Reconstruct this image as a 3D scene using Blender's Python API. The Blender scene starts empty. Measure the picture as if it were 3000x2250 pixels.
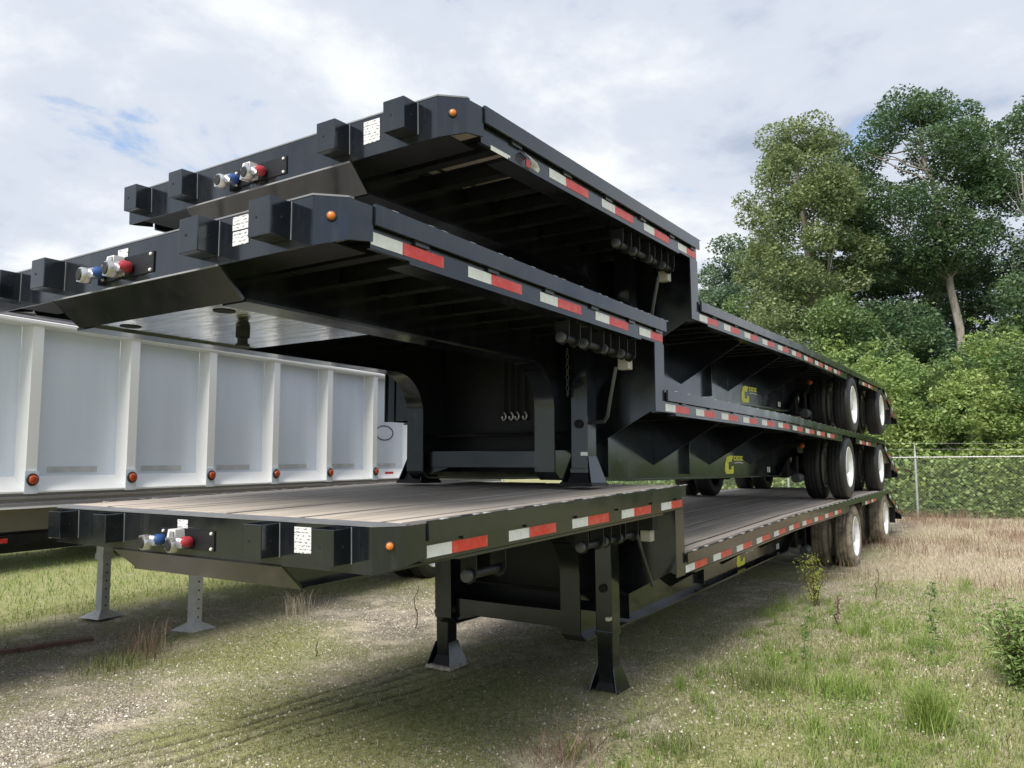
import bpy, bmesh, math, random
import numpy as np
from mathutils import Matrix, Vector

SC = bpy.context.scene
COL = SC.collection
R = math.radians

# ------------------------------------------------------------------ camera
CAM = (3.3796, -2.3368, 1.6920)
YAW, PITCH, ROLL = 0.57554, 0.08615, 0.00889
cd = bpy.data.cameras.new('camera')
cam = bpy.data.objects.new('camera', cd); COL.objects.link(cam)
cd.sensor_width = 36.0; cd.lens = 2277.16 / 3000 * 36
cd.clip_start = 0.05; cd.clip_end = 2000
rot = Matrix.Rotation(YAW, 3, 'Z') @ Matrix.Rotation(PITCH, 3, 'X') @ Matrix.Rotation(ROLL, 3, 'Y')
rot = rot @ Matrix(((1, 0, 0), (0, 0, -1), (0, 1, 0)))
cam.matrix_world = Matrix.Translation(CAM) @ rot.to_4x4()
SC.camera = cam

# ------------------------------------------------------------------ light
SUN_DIR = Vector((0.05, -0.92, 1.0)).normalized()      # towards the sun
SUN_EL = math.asin(SUN_DIR.z); SUN_AZ = math.atan2(SUN_DIR.x, SUN_DIR.y)
sl = bpy.data.lights.new('sun', 'SUN'); sl.energy = 2.65; sl.angle = R(30.0); sl.color = (1.0, 0.94, 0.84)
so = bpy.data.objects.new('sun', sl); COL.objects.link(so)
so.rotation_euler = SUN_DIR.to_track_quat('Z', 'Y').to_euler(); so.location = (0, 0, 30)

W = bpy.data.worlds.new('World'); SC.world = W; W.use_nodes = True
nt = W.node_tree; nt.nodes.clear()
def N(t, **kw):
    n = nt.nodes.new(t)
    for k, v in kw.items(): setattr(n, k, v)
    return n
L = lambda a, b: nt.links.new(a, b)
out = N('ShaderNodeOutputWorld'); bg = N('ShaderNodeBackground'); bg.inputs['Strength'].default_value = 0.10
L(bg.outputs[0], out.inputs[0])
sky = N('ShaderNodeTexSky', sky_type='NISHITA'); sky.sun_disc = False
sky.sun_elevation = SUN_EL; sky.sun_rotation = SUN_AZ; sky.air_density = 1.0; sky.dust_density = 1.2; sky.ozone_density = 1.5
tc = N('ShaderNodeTexCoord'); sep = N('ShaderNodeSeparateXYZ'); L(tc.outputs['Generated'], sep.inputs[0])
def math_(op, a, b=None, c=None, clamp=False):
    m = N('ShaderNodeMath', operation=op); m.use_clamp = clamp
    for i, v in enumerate((a, b, c)):
        if v is None: continue
        if isinstance(v, (int, float)): m.inputs[i].default_value = v
        else: L(v, m.inputs[i])
    return m.outputs[0]
den = math_('MAXIMUM', math_('ADD', sep.outputs['Z'], 0.22), 0.05)
comb = N('ShaderNodeCombineXYZ')
L(math_('DIVIDE', sep.outputs['X'], den), comb.inputs[0]); L(math_('DIVIDE', sep.outputs['Y'], den), comb.inputs[1])
def noise(scale, detail, rough, dist=0.0, off=(0, 0, 0)):
    mp = N('ShaderNodeMapping'); mp.inputs['Location'].default_value = off; L(comb.outputs[0], mp.inputs[0])
    n = N('ShaderNodeTexNoise'); n.inputs['Scale'].default_value = scale; n.inputs['Detail'].default_value = detail
    n.inputs['Roughness'].default_value = rough; n.inputs['Distortion'].default_value = dist
    L(mp.outputs[0], n.inputs['Vector']); return n.outputs[0]
def ramp(fac, stops):
    r = N('ShaderNodeValToRGB'); e = r.color_ramp.elements
    while len(e) < len(stops): e.new(0.5)
    for el, (p, c) in zip(e, stops):
        el.position = p; el.color = (*c, 1) if len(c) == 3 else c
    r.color_ramp.interpolation = 'EASE'
    L(fac, r.inputs[0]); return r.outputs[0]
n1 = noise(2.6, 9, 0.60, 0.3, (3.1, 1.7, 0)); n2 = noise(0.9, 5, 0.5, 0.1, (7.3, 2.2, 0))
cover = ramp(math_('ADD', math_('MULTIPLY', n1, 0.75), math_('MULTIPLY', n2, 0.25)), [(0.34, (0, 0, 0)), (0.43, (1, 1, 1))])
shade = ramp(math_('ADD', math_('MULTIPLY', noise(1.3, 6, 0.55, 0.2, (1.3, 9.1, 0)), 0.6), math_('MULTIPLY', n1, 0.4)),
             [(0.37, (2.05, 2.35, 2.95)), (0.49, (3.1, 3.35, 3.8)), (0.62, (4.4, 4.5, 4.6))])
mix = N('ShaderNodeMix', data_type='RGBA')
L(cover, mix.inputs['Factor']); L(sky.outputs[0], mix.inputs['A']); L(shade, mix.inputs['B'])
L(mix.outputs['Result'], bg.inputs['Color'])

vs = SC.view_settings
vs.view_transform = 'Standard'; vs.look = 'None'; vs.exposure = 1.22; vs.gamma = 1.0; vs.use_curve_mapping = False
SC.cycles.use_denoising = True
SC.cycles.max_bounces = 6; SC.cycles.diffuse_bounces = 3; SC.cycles.glossy_bounces = 4; SC.cycles.transparent_max_bounces = 4
SC.cycles.caustics_reflective = False; SC.cycles.caustics_refractive = False

# ------------------------------------------------------------------ materials
MATS = {}
class NT:
    def __init__(self, name):
        self.m = bpy.data.materials.new(name); self.m.use_nodes = True; self.t = self.m.node_tree
        self.b = self.t.nodes['Principled BSDF']; MATS[name] = self.m
        self._tc = None
    def n(self, t, **kw):
        x = self.t.nodes.new(t)
        for k, v in kw.items(): setattr(x, k, v)
        return x
    def l(self, a, b): self.t.links.new(a, b)
    def co(self, scale=(1, 1, 1), world=False):
        if world:
            g = self.n('ShaderNodeNewGeometry'); s = g.outputs['Position']
        else:
            if self._tc is None: self._tc = self.n('ShaderNodeTexCoord')
            s = self._tc.outputs['Object']
        mp = self.n('ShaderNodeMapping'); mp.inputs['Scale'].default_value = scale; self.l(s, mp.inputs[0]); return mp.outputs[0]
    def noise(self, scale, detail=4, rough=0.55, vec=None, dist=0.0):
        x = self.n('ShaderNodeTexNoise'); x.inputs['Scale'].default_value = scale; x.inputs['Detail'].default_value = detail
        x.inputs['Roughness'].default_value = rough; x.inputs['Distortion'].default_value = dist
        if vec is not None: self.l(vec, x.inputs['Vector'])
        else: self.l(self.co(), x.inputs['Vector'])
        return x.outputs[0]
    def ramp(self, fac, stops, ease=False):
        r = self.n('ShaderNodeValToRGB'); e = r.color_ramp.elements
        while len(e) < len(stops): e.new(0.5)
        for el, (p, c) in zip(e, stops):
            if isinstance(c, (int, float)): c = (c, c, c)
            el.position = p; el.color = (*c, 1)
        if ease: r.color_ramp.interpolation = 'EASE'
        self.l(fac, r.inputs[0]); return r.outputs[0]
    def mix(self, fac, a, b, mode='MIX'):
        x = self.n('ShaderNodeMix', data_type='RGBA', blend_type=mode)
        for s, v in (('Factor', fac), ('A', a), ('B', b)):
            if isinstance(v, (int, float)): x.inputs[s].default_value = v
            elif isinstance(v, tuple): x.inputs[s].default_value = (*v, 1)
            else: self.l(v, x.inputs[s])
        return x.outputs['Result']
    def bump(self, h, strength=0.3, dist=0.01):
        x = self.n('ShaderNodeBump'); x.inputs['Strength'].default_value = strength; x.inputs['Distance'].default_value = dist
        self.l(h, x.inputs['Height']); self.l(x.outputs[0], self.b.inputs['Normal'])
    def set(self, col=None, rough=None, metal=None, ior=None, coat=None, spec=None):
        for k, v in (('Base Color', col), ('Roughness', rough), ('Metallic', metal), ('IOR', ior), ('Coat Weight', coat), ('Specular IOR Level', spec)):
            if v is None: continue
            if isinstance(v, (int, float)): self.b.inputs[k].default_value = v
            elif isinstance(v, tuple): self.b.inputs[k].default_value = (*v, 1)
            else: self.l(v, self.b.inputs[k])
        return self

def build_materials():
    # glossy black frame paint with dust
    m = NT('black_paint')
    d = m.noise(3.0, 6, 0.65); f = m.noise(45.0, 4, 0.6)
    sc = m.noise(1.0, 5, 0.75, m.co((7, 7, 55)), 1.5)
    base = m.mix(m.mix(1.0, m.ramp(d, [(0.42, 0.0), (0.72, 0.5)]), m.ramp(sc, [(0.66, 0.0), (0.74, 0.7)]), 'ADD'), (0.006, 0.0075, 0.0105), (0.024, 0.025, 0.027))
    stk = m.noise(1.0, 5, 0.65, m.co((16, 16, 1.1)))
    base = m.mix(m.ramp(stk, [(0.54, 0.0), (0.74, 0.55)]), base, (0.034, 0.035, 0.037))
    m.set(base, m.ramp(d, [(0.3, 0.07), (0.7, 0.24)]), 0.0, 1.70); m.b.inputs['Specular Tint'].default_value = (0.84, 0.92, 1.0, 1); m.bump(m.noise(1.6, 2, 0.4), 0.10, 0.02)
    m = NT('black_paint_dull')
    base = m.mix(m.ramp(m.noise(5.0, 6, 0.7), [(0.4, 0.0), (0.75, 0.6)]), (0.005, 0.006, 0.009), (0.022, 0.022, 0.022))
    m.set(base, 0.5, 0.0, 1.4); m.bump(f if False else m.noise(60, 3, 0.6), 0.08, 0.003)
    # scuffed front corner of the lowest trailer / galvanised
    m = NT('deck_wood')
    v = m.co((22.0, 0.9, 9.0)); g = m.noise(1.0, 7, 0.62, v, 0.4); st = m.noise(2.2, 5, 0.6); 
    oi = m.n('ShaderNodeObjectInfo')
    c = m.mix(m.ramp(g, [(0.30, 0.0), (0.70, 1.0)]), (0.27, 0.235, 0.205), (0.58, 0.525, 0.465))
    c = m.mix(m.ramp(st, [(0.45, 0.0), (0.75, 0.55)]), c, (0.32, 0.29, 0.265))
    c = m.mix(m.ramp(oi.outputs['Random'], [(0.0, 0.0), (1.0, 0.45)]), c, (0.52, 0.47, 0.415))
    m.set(c, 0.72); m.bump(g, 0.35, 0.004)
    m = NT('steel_strip'); m.set(m.mix(m.noise(8, 5), (0.025, 0.024, 0.023), (0.09, 0.075, 0.06)), 0.5, 0.3)
    m = NT('tape_white'); m.set(m.mix(m.ramp(m.noise(30, 4), [(0.4, 0.0), (0.75, 1.0)]), (0.88, 0.89, 0.90), (0.74, 0.74, 0.73)), 0.35)
    m = NT('tape_red'); m.set(m.mix(m.ramp(m.noise(26, 5, 0.7), [(0.45, 0.0), (0.8, 1.0)]), (0.74, 0.035, 0.025), (0.78, 0.20, 0.17)), 0.32)
    m = NT('mirror_steel')
    h = m.noise(1.0, 5, 0.6, m.co((2.5, 14, 2.0)), 1.2)
    m.set(m.mix(m.ramp(h, [(0.35, 0), (0.65, 1)]), (0.52, 0.53, 0.54), (0.80, 0.81, 0.82)), m.ramp(h, [(0.3, 0.04), (0.7, 0.14)]), 1.0); m.bump(h, 0.16, 0.02)
    m = NT('label_print')
    v = m.co((60, 1, 150)); t = m.noise(1.0, 2, 0.5, v); rows = m.n('ShaderNodeTexWave', wave_type='BANDS', bands_direction='Z')
    rows.inputs['Scale'].default_value = 22.0; m.l(m.co(), rows.inputs['Vector'])
    k = m.mix(1.0, m.ramp(rows.outputs[0], [(0.5, 0.0), (0.6, 1.0)]), m.ramp(t, [(0.5, 0.0), (0.56, 1.0)]), 'MULTIPLY')
    m.set(m.mix(k, (0.60, 0.61, 0.63), (0.13, 0.135, 0.15)), 0.5)
    def flat(name, col, rough=0.45, metal=0.0, **kw):
        q = NT(name); v = q.noise(9, 4)
        dark = tuple(x * 0.72 for x in col)
        q.set(q.mix(q.ramp(v, [(0.35, 0.0), (0.8, 1.0)]), col, dark), rough, metal, **kw); return q
    flat('amber_lens', (0.58, 0.17, 0.025), 0.15); flat('red_lens', (0.50, 0.035, 0.012), 0.15); flat('orange_lens', (0.45, 0.07, 0.018), 0.18)
    flat('silver', (0.62, 0.63, 0.64), 0.28, 0.85); flat('silver_paint', (0.60, 0.61, 0.62), 0.35)
    flat('gladhand_blue', (0.02, 0.07, 0.24), 0.45); flat('gladhand_red', (0.34, 0.025, 0.04), 0.45); flat('dark_steel', (0.10, 0.11, 0.12), 0.4, 0.5); flat('header_grey_highlight', (0.20, 0.21, 0.23), 0.45, 0.2); flat('weld_grey', (0.26, 0.27, 0.30), 0.5)  # header grey is lightened to hold the highlight along the front top edge
    flat('rubber', (0.012, 0.012, 0.013), 0.6); flat('white_enamel', (0.90, 0.92, 0.94), 0.25)
    flat('logo_yellow', (0.88, 0.90, 0.05), 0.4); flat('leg_silver', (0.60, 0.61, 0.60), 0.5); flat('bolt_white', (0.66, 0.67, 0.68), 0.4)
    flat('galvanised', (0.42, 0.43, 0.42), 0.45, 0.55); flat('lamp_clear', (0.48, 0.45, 0.41), 0.3); flat('hole_black', (0.006, 0.006, 0.007), 0.8)
    m = NT('tyre_clean'); m.set(m.mix(m.noise(12, 4), (0.011, 0.0115, 0.013), (0.028, 0.028, 0.029)), 0.5)
    m = NT('tyre_muddy'); q = m.noise(7, 7, 0.72)
    m.set(m.mix(m.ramp(q, [(0.30, 0), (0.58, 1)]), (0.045, 0.041, 0.036), (0.33, 0.28, 0.21)), 0.85); m.bump(m.noise(28, 5, 0.7), 0.6, 0.02)
    m = NT('foot_dusty'); m.set(m.mix(m.ramp(m.noise(14, 5), [(0.4, 0), (0.6, 1)]), (0.30, 0.27, 0.23), (0.52, 0.47, 0.39)), 0.85)
    # white dump trailer
    m = NT('white_paint'); s = m.noise(1.0, 5, 0.6, m.co((1.2, 1.2, 0.35)))
    m.set(m.mix(m.ramp(s, [(0.4, 0), (0.75, 0.6)]), (0.86, 0.87, 0.88), (0.74, 0.75, 0.75)), 0.38)
    m = NT('panel_paint'); s = m.noise(1.0, 6, 0.6, m.co((2.0, 2.0, 0.25)))
    m.set(m.mix(m.ramp(s, [(0.35, 0), (0.75, 1.0)]), (0.76, 0.83, 0.94), (0.66, 0.72, 0.83)), 0.30); m.bump(m.noise(0.8, 2), 0.12, 0.05)
    m = NT('aluminium'); m.set(m.mix(m.noise(20, 4), (0.40, 0.38, 0.40), (0.55, 0.53, 0.55)), 0.35, 0.6)
    m = NT('beige_frame'); m.set(m.mix(m.noise(4, 6), (0.26, 0.245, 0.20), (0.36, 0.34, 0.29)), 0.6)
    m = NT('rust'); m.set(m.mix(m.ramp(m.noise(11, 6, 0.7), [(0.35, 0), (0.65, 1)]), (0.09, 0.055, 0.042), (0.20, 0.12, 0.09)), 0.9)
    # ground
    m = NT('ground'); w = m.co(world=True)
    big = m.noise(0.42, 5, 0.6, w, 0.3); mid = m.noise(2.3, 6, 0.65, w, 0.2); fine = m.noise(26, 5, 0.7, w); grit = m.noise(95, 3, 0.7, w)
    sp = m.n('ShaderNodeSeparateXYZ'); m.l(w, sp.inputs[0])
    sand = m.mix(m.ramp(fine, [(0.3, 0), (0.7, 1)]), (0.40, 0.345, 0.26), (0.70, 0.63, 0.50))
    gravel = m.mix(m.ramp(grit, [(0.34, 0), (0.62, 1)]), (0.24, 0.215, 0.18), (0.66, 0.61, 0.53))
    vo = m.n('ShaderNodeTexVoronoi'); vo.inputs['Scale'].default_value = 62.0; m.l(w, vo.inputs['Vector'])
    vs_ = m.n('ShaderNodeSeparateColor'); m.l(vo.outputs['Color'], vs_.inputs[0])
    chips = m.ramp(vs_.outputs[0], [(0.0, (0.17, 0.15, 0.12)), (0.40, (0.38, 0.34, 0.28)), (0.8, (0.60, 0.55, 0.48)), (1.0, (0.80, 0.77, 0.71))])
    gravel = m.mix(m.ramp(vo.outputs['Distance'], [(0.25, 0), (0.60, 0.9)]), m.mix(0.45, gravel, chips), (0.10, 0.085, 0.065))
    c = m.mix(m.ramp(mid, [(0.36, 0), (0.52, 1)]), sand, gravel)
    moss = m.mix(m.ramp(m.mix(0.5, fine, grit), [(0.40, 0), (0.58, 1)]), (0.085, 0.098, 0.030), (0.42, 0.425, 0.20))
    moss = m.mix(m.ramp(vs_.outputs[1], [(0.80, 0), (0.95, 0.7)]), moss, (0.50, 0.46, 0.38))
    moss = m.mix(m.ramp(mid, [(0.38, 0), (0.60, 0.6)]), moss, (0.27, 0.275, 0.12))
    vc = m.n('ShaderNodeVertexColor', layer_name='cover'); sv = m.n('ShaderNodeSeparateColor'); m.l(vc.outputs[0], sv.inputs[0])
    def thr(v, lo, hi):                 # noise-broken cover map
        a = m.n('ShaderNodeMath', operation='ADD'); m.l(v, a.inputs[0]); m.l(m.mix(0.5, mid, fine), a.inputs[1])
        return m.ramp(a.outputs[0], [(lo, 0), (hi, 1)])
    half = m.n('ShaderNodeMath', operation='MULTIPLY'); half.inputs[1].default_value = 0.5; m.l(sv.outputs[0], half.inputs[0])
    halfd = m.n('ShaderNodeMath', operation='MULTIPLY'); halfd.inputs[1].default_value = 0.5; m.l(sv.outputs[1], halfd.inputs[0])
    dry = m.mix(m.ramp(fine, [(0.3, 0), (0.7, 1)]), (0.28, 0.23, 0.17), (0.58, 0.51, 0.40))
    c = m.mix(thr(halfd.outputs[0], 0.62, 0.86), c, dry)
    c = m.mix(thr(half.outputs[0], 0.60, 0.84), c, moss)
    c = m.mix(m.ramp(sv.outputs[2], [(0.0, 0), (1.0, 0.75)]), c, (0.33, 0.20, 0.11))
    c = m.mix(m.ramp(vc.outputs[1], [(0.0, 0), (1.0, 0.9)]), c, (0.085, 0.075, 0.05))
    m.set(c, 0.95, spec=0.2); hh = m.mix(0.5, fine, grit); m.bump(hh, 1.0, 0.03)
    # plants
    def leafmat(name, a, b, rough=0.55, trans=0.38, vary=0.0):
        q = NT(name); g = q.n('ShaderNodeNewGeometry')
        c = q.mix(q.ramp(g.outputs['Random Per Island'], [(0, 0), (1, 1)]), a, b)
        if vary:
            nz = q.noise(0.9, 3, 0.6, q.co(world=True))
            c = q.mix(q.ramp(nz, [(0.36, 0), (0.64, 1)]), q.mix(1.0, c, (0.62, 0.74, 0.72), 'MULTIPLY'), q.mix(vary, c, (0.34, 0.38, 0.10)))
        q.set(c, rough)
        tr = q.n('ShaderNodeBsdfTranslucent'); q.l(c, tr.inputs['Color'])
        ms = q.n('ShaderNodeMixShader'); ms.inputs[0].default_value = trans
        o = [x for x in q.t.nodes if x.type == 'OUTPUT_MATERIAL'][0]
        q.l(q.b.outputs[0], ms.inputs[1]); q.l(tr.outputs[0], ms.inputs[2]); q.l(ms.outputs[0], o.inputs[0])
    leafmat('leaf_dark', (0.050, 0.110, 0.050), (0.130, 0.215, 0.105), vary=0.1)
    leafmat('leaf_olive', (0.135, 0.185, 0.080), (0.290, 0.340, 0.170), vary=0.18)
    leafmat('leaf_mid', (0.085, 0.160, 0.055), (0.220, 0.310, 0.120), vary=0.15)
    leafmat('leaf_bright', (0.170, 0.270, 0.060), (0.390, 0.480, 0.180), vary=0.22)
    leafmat('leaf_blue', (0.080, 0.145, 0.090), (0.190, 0.270, 0.175), vary=0.08)
    leafmat('grass', (0.085, 0.13, 0.028), (0.30, 0.33, 0.13), 0.6)
    leafmat('grass_bright', (0.13, 0.22, 0.035), (0.33, 0.42, 0.12), 0.6)
    leafmat('straw', (0.38, 0.32, 0.24), (0.68, 0.61, 0.49), 0.7)
    leafmat('straw_brown', (0.17, 0.11, 0.08), (0.42, 0.30, 0.22), 0.8)
    leafmat('weed_yellow', (0.28, 0.34, 0.06), (0.48, 0.52, 0.14), 0.6)
    leafmat('petal', (0.62, 0.60, 0.50), (0.86, 0.84, 0.80), 0.7)
    q = NT('stone'); g = q.n('ShaderNodeNewGeometry')
    q.set(q.ramp(g.outputs['Random Per Island'], [(0, (0.16, 0.14, 0.115)), (0.55, (0.36, 0.325, 0.27)), (0.9, (0.55, 0.505, 0.43)), (1, (0.80, 0.77, 0.72))]), 0.85)
    q = NT('bark'); v = q.noise(1.0, 6, 0.7, q.co((9, 9, 1.5)))
    q.set(q.mix(q.ramp(v, [(0.35, 0), (0.65, 1)]), (0.13, 0.115, 0.10), (0.38, 0.35, 0.315)), 0.9); q.bump(v, 0.5, 0.03)
    q = NT('stalk_dark'); q.set(q.mix(q.noise(20), (0.035, 0.022, 0.015), (0.09, 0.055, 0.035)), 0.9)
build_materials()

# ------------------------------------------------------------------ mesh helpers
class B:
    def __init__(self): self.bm = bmesh.new()
    def box(self, x0, x1, y0, y1, z0, z1, bev=0.0):
        vs = [self.bm.verts.new((x, y, z)) for x in (x0, x1) for y in (y0, y1) for z in (z0, z1)]
        fs = [self.bm.faces.new([vs[i] for i in q]) for q in ((0, 1, 3, 2), (4, 6, 7, 5), (0, 4, 5, 1), (2, 3, 7, 6), (0, 2, 6, 4), (1, 5, 7, 3))]
        if bev:
            es = list({e for f in fs for e in f.edges})
            bmesh.ops.bevel(self.bm, geom=es, offset=bev, segments=2, affect='EDGES', profile=0.7)
        return self
    def hexa(self, p):        # 8 points: bottom ring 0-3, top ring 4-7
        vs = [self.bm.verts.new(q) for q in p]
        for q in ((3, 2, 1, 0), (4, 5, 6, 7), (0, 1, 5, 4), (1, 2, 6, 5), (2, 3, 7, 6), (3, 0, 4, 7)): self.bm.faces.new([vs[i] for i in q])
        return self
    def prism(self, poly, axis, a, b):   # polygon in the two other axes, extruded along axis
        def P(p, t):
            return {'x': (t, p[0], p[1]), 'y': (p[0], t, p[1]), 'z': (p[0], p[1], t)}[axis]
        v0 = [self.bm.verts.new(P(p, a)) for p in poly]; v1 = [self.bm.verts.new(P(p, b)) for p in poly]
        self.bm.faces.new(v0); self.bm.faces.new(v1[::-1]); n = len(poly)
        for i in range(n): self.bm.faces.new((v0[i], v0[(i + 1) % n], v1[(i + 1) % n], v1[i]))
        return self
    def sweep(self, path, prof):   # prof(x,z offsets), path list of (y, dz): a profile run along y
        rings = [[self.bm.verts.new((x, y, z + dz)) for x, z in prof] for y, dz in path]
        n = len(prof)
        for a, b in zip(rings, rings[1:]):
            for i in range(n): self.bm.faces.new((a[i], a[(i + 1) % n], b[(i + 1) % n], b[i]))
        self.bm.faces.new(rings[0][::-1]); self.bm.faces.new(rings[-1]); return self
    def tube(self, pts, r, n=8, cap=True):
        pts = [Vector(p) for p in pts]; rs = r if isinstance(r, (list, tuple)) else [r] * len(pts); rings = []
        for i, p in enumerate(pts):
            t = (pts[min(i + 1, len(pts) - 1)] - pts[max(i - 1, 0)]).normalized()
            u = t.orthogonal().normalized() if i == 0 else (u - t * u.dot(t)).normalized()
            v = t.cross(u)
            rings.append([self.bm.verts.new(p + (u * math.cos(k * 2 * math.pi / n) + v * math.sin(k * 2 * math.pi / n)) * rs[i]) for k in range(n)])
        for a, b in zip(rings, rings[1:]):
            for i in range(n): self.bm.faces.new((a[i], a[(i + 1) % n], b[(i + 1) % n], b[i]))
        if cap: self.bm.faces.new(rings[0][::-1]); self.bm.faces.new(rings[-1])
        return self
    def lathe(self, prof, origin, axis, n=32, closed=False):   # prof: (radius, along axis)
        o = Vector(origin); t = Vector(axis).normalized(); u = t.orthogonal().normalized(); v = t.cross(u); rings = []
        for r, h in prof:
            if r < 1e-6: rings.append([self.bm.verts.new(o + t * h)])
            else: rings.append([self.bm.verts.new(o + t * h + (u * math.cos(k * 2 * math.pi / n) + v * math.sin(k * 2 * math.pi / n)) * r) for k in range(n)])
        pairs = list(zip(rings, rings[1:]))
        if closed: pairs.append((rings[-1], rings[0]))
        for a, b in pairs:
            for i in range(n):
                q = ([a[0]] if len(a) == 1 else [a[i], a[(i + 1) % n]]) + ([b[0]] if len(b) == 1 else [b[(i + 1) % n], b[i]])
                if len(q) > 2: self.bm.faces.new(q)
        return self
    def obj(self, name, mat, parent=None, smooth=0, label=None):
        bmesh.ops.recalc_face_normals(self.bm, faces=self.bm.faces[:])
        me = bpy.data.meshes.new(name); self.bm.to_mesh(me); self.bm.free(); return link(name, me, mat, parent, smooth, label)

def link(name, me, mat=None, parent=None, smooth=0, label=None):
    if mat: me.materials.append(MATS[mat])
    if smooth: 
        me.polygons.foreach_set('use_smooth', [True] * len(me.polygons))
        if smooth < 180: me.set_sharp_from_angle(angle=R(smooth))
    o = bpy.data.objects.new(name, me); COL.objects.link(o)
    if parent: o.parent = parent
    if label: o['label'] = label
    return o
def copyobj(o, parent, loc=None):
    c = o.copy(); COL.objects.link(c); c.parent = parent
    if loc is not None: c.location = loc
    return c
def thing(name, label, cat, loc=(0, 0, 0), rot=(0, 0, 0), group=None):
    o = bpy.data.objects.new(name, None); COL.objects.link(o); o.location = loc; o.rotation_euler = rot; o.empty_display_size = 0.2
    return tag(o, label, cat, group)
def tag(o, label, cat=None, group=None, kind=None):
    o['label'] = label
    if cat: o['category'] = cat
    if group: o['group'] = group
    if kind: o['kind'] = kind
    return o
def np_mesh(name, verts, faces, mat, parent=None, smooth=False):
    me = bpy.data.meshes.new(name); nv = len(verts); nf, k = faces.shape
    me.vertices.add(nv); me.vertices.foreach_set('co', np.ascontiguousarray(verts, np.float32).ravel())
    me.loops.add(nf * k); me.loops.foreach_set('vertex_index', np.ascontiguousarray(faces, np.int32).ravel())
    me.polygons.add(nf); me.polygons.foreach_set('loop_start', np.arange(0, nf * k, k, dtype=np.int32))
    me.update(calc_edges=True); me.validate(verbose=False)
    return link(name, me, mat, parent, 180 if smooth else 0)

# ------------------------------------------------------------------ ground
rng = np.random.default_rng(7)
def vnoise(x, y, seed, scale):
    r = np.random.default_rng(seed).random((64, 64)); u = x * scale; v = y * scale
    i = np.floor(u).astype(int); j = np.floor(v).astype(int); f = u - i; g = v - j
    f = f * f * (3 - 2 * f); g = g * g * (3 - 2 * g)
    a = r[i % 64, j % 64]; b = r[(i + 1) % 64, j % 64]; c = r[i % 64, (j + 1) % 64]; d = r[(i + 1) % 64, (j + 1) % 64]
    return (a * (1 - f) + b * f) * (1 - g) + (c * (1 - f) + d * f) * g
def fbm(x, y, seed, scale, oct=4):
    s = 0; a = 0.5
    for o in range(oct): s = s + a * vnoise(x + 17 * o, y - 9 * o, seed + o, scale * 2 ** o); a *= 0.5
    return s
def sst(a, b, x): t = np.clip((x - a) / (b - a), 0, 1); return t * t * (3 - 2 * t)
def rut_line(x, y):
    """0..1, the tread lines left by a tyre in front of the lowest trailer, running back and slightly to the right"""
    d = np.zeros_like(x); wob = (fbm(x, y, 171, 1.7, 3) - .45) * .10
    for x0, w, k in ((-1.44, .022, .9), (-1.30, .028, 1.0), (-1.17, .020, .8), (-1.00, .030, 1.0), (-0.88, .018, .7), (-0.66, .022, .7)):
        c = x0 + 0.20 * y + 0.03 * np.sin(y * 2.1 + x0 * 5) + wob
        d += k * np.exp(-((x - c) / (w * (.5 + fbm(x, y, 181, 3.1, 2)))) ** 2) * (0.75 + 0.25 * np.sin(y * 2 * math.pi / 0.11 + x0 * 20)) * sst(.16, .42, fbm(x + x0 * 9, y, 71, 1.9, 4))
    for x0, w, k in ((1.05, .02, .6), (1.22, .02, .5)):
        c = x0 + 0.24 * (y - 1.8) + 0.03 * np.sin(y * 2.6) + wob
        d += k * np.exp(-((x - c) / w) ** 2) * sst(.30, .5, fbm(x, y, 73, 2.0, 3))
    return np.clip(d, 0, 1) * sst(4.0, 1.6, y) * sst(-2.5, -1.0, y)
def rut_depth(x, y):
    wide = np.exp(-((x - (-1.10 + 0.20 * y)) / 0.36) ** 2) * 0.02 * sst(3.6, 2.2, y) * sst(-2.5, -1.0, y)
    return rut_line(x, y) * 0.042 + wide
def height(x, y):
    h = -0.055 + 0.014 * np.clip(x, -6, 3) + (fbm(x, y, 3, 0.55, 4) - 0.47) * 0.05 + (fbm(x, y, 9, 4.0, 3) - 0.44) * 0.018
    h = h - rut_depth(x, y)
    h = h + 0.035 * np.exp(-(((x - 0.9 - 0.16 * (y - 2.0)) / 0.5) ** 2)) * sst(4.5, 2.0, y) * 0.5
    return h + np.clip(y - 20, 0, 60) * 0.03 * (0.6 + 0.4 * np.sin(x * 0.2))
def axis_pts(lo, hi, fine, far):
    c = np.arange(lo, hi, fine); a = []; s = fine; p = hi
    while p < far: s *= 1.22; p += s; a.append(p)
    b = []; s = fine; p = lo
    while p > -far: s *= 1.22; p -= s; b.append(p)
    return np.concatenate([b[::-1], c, a])
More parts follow.
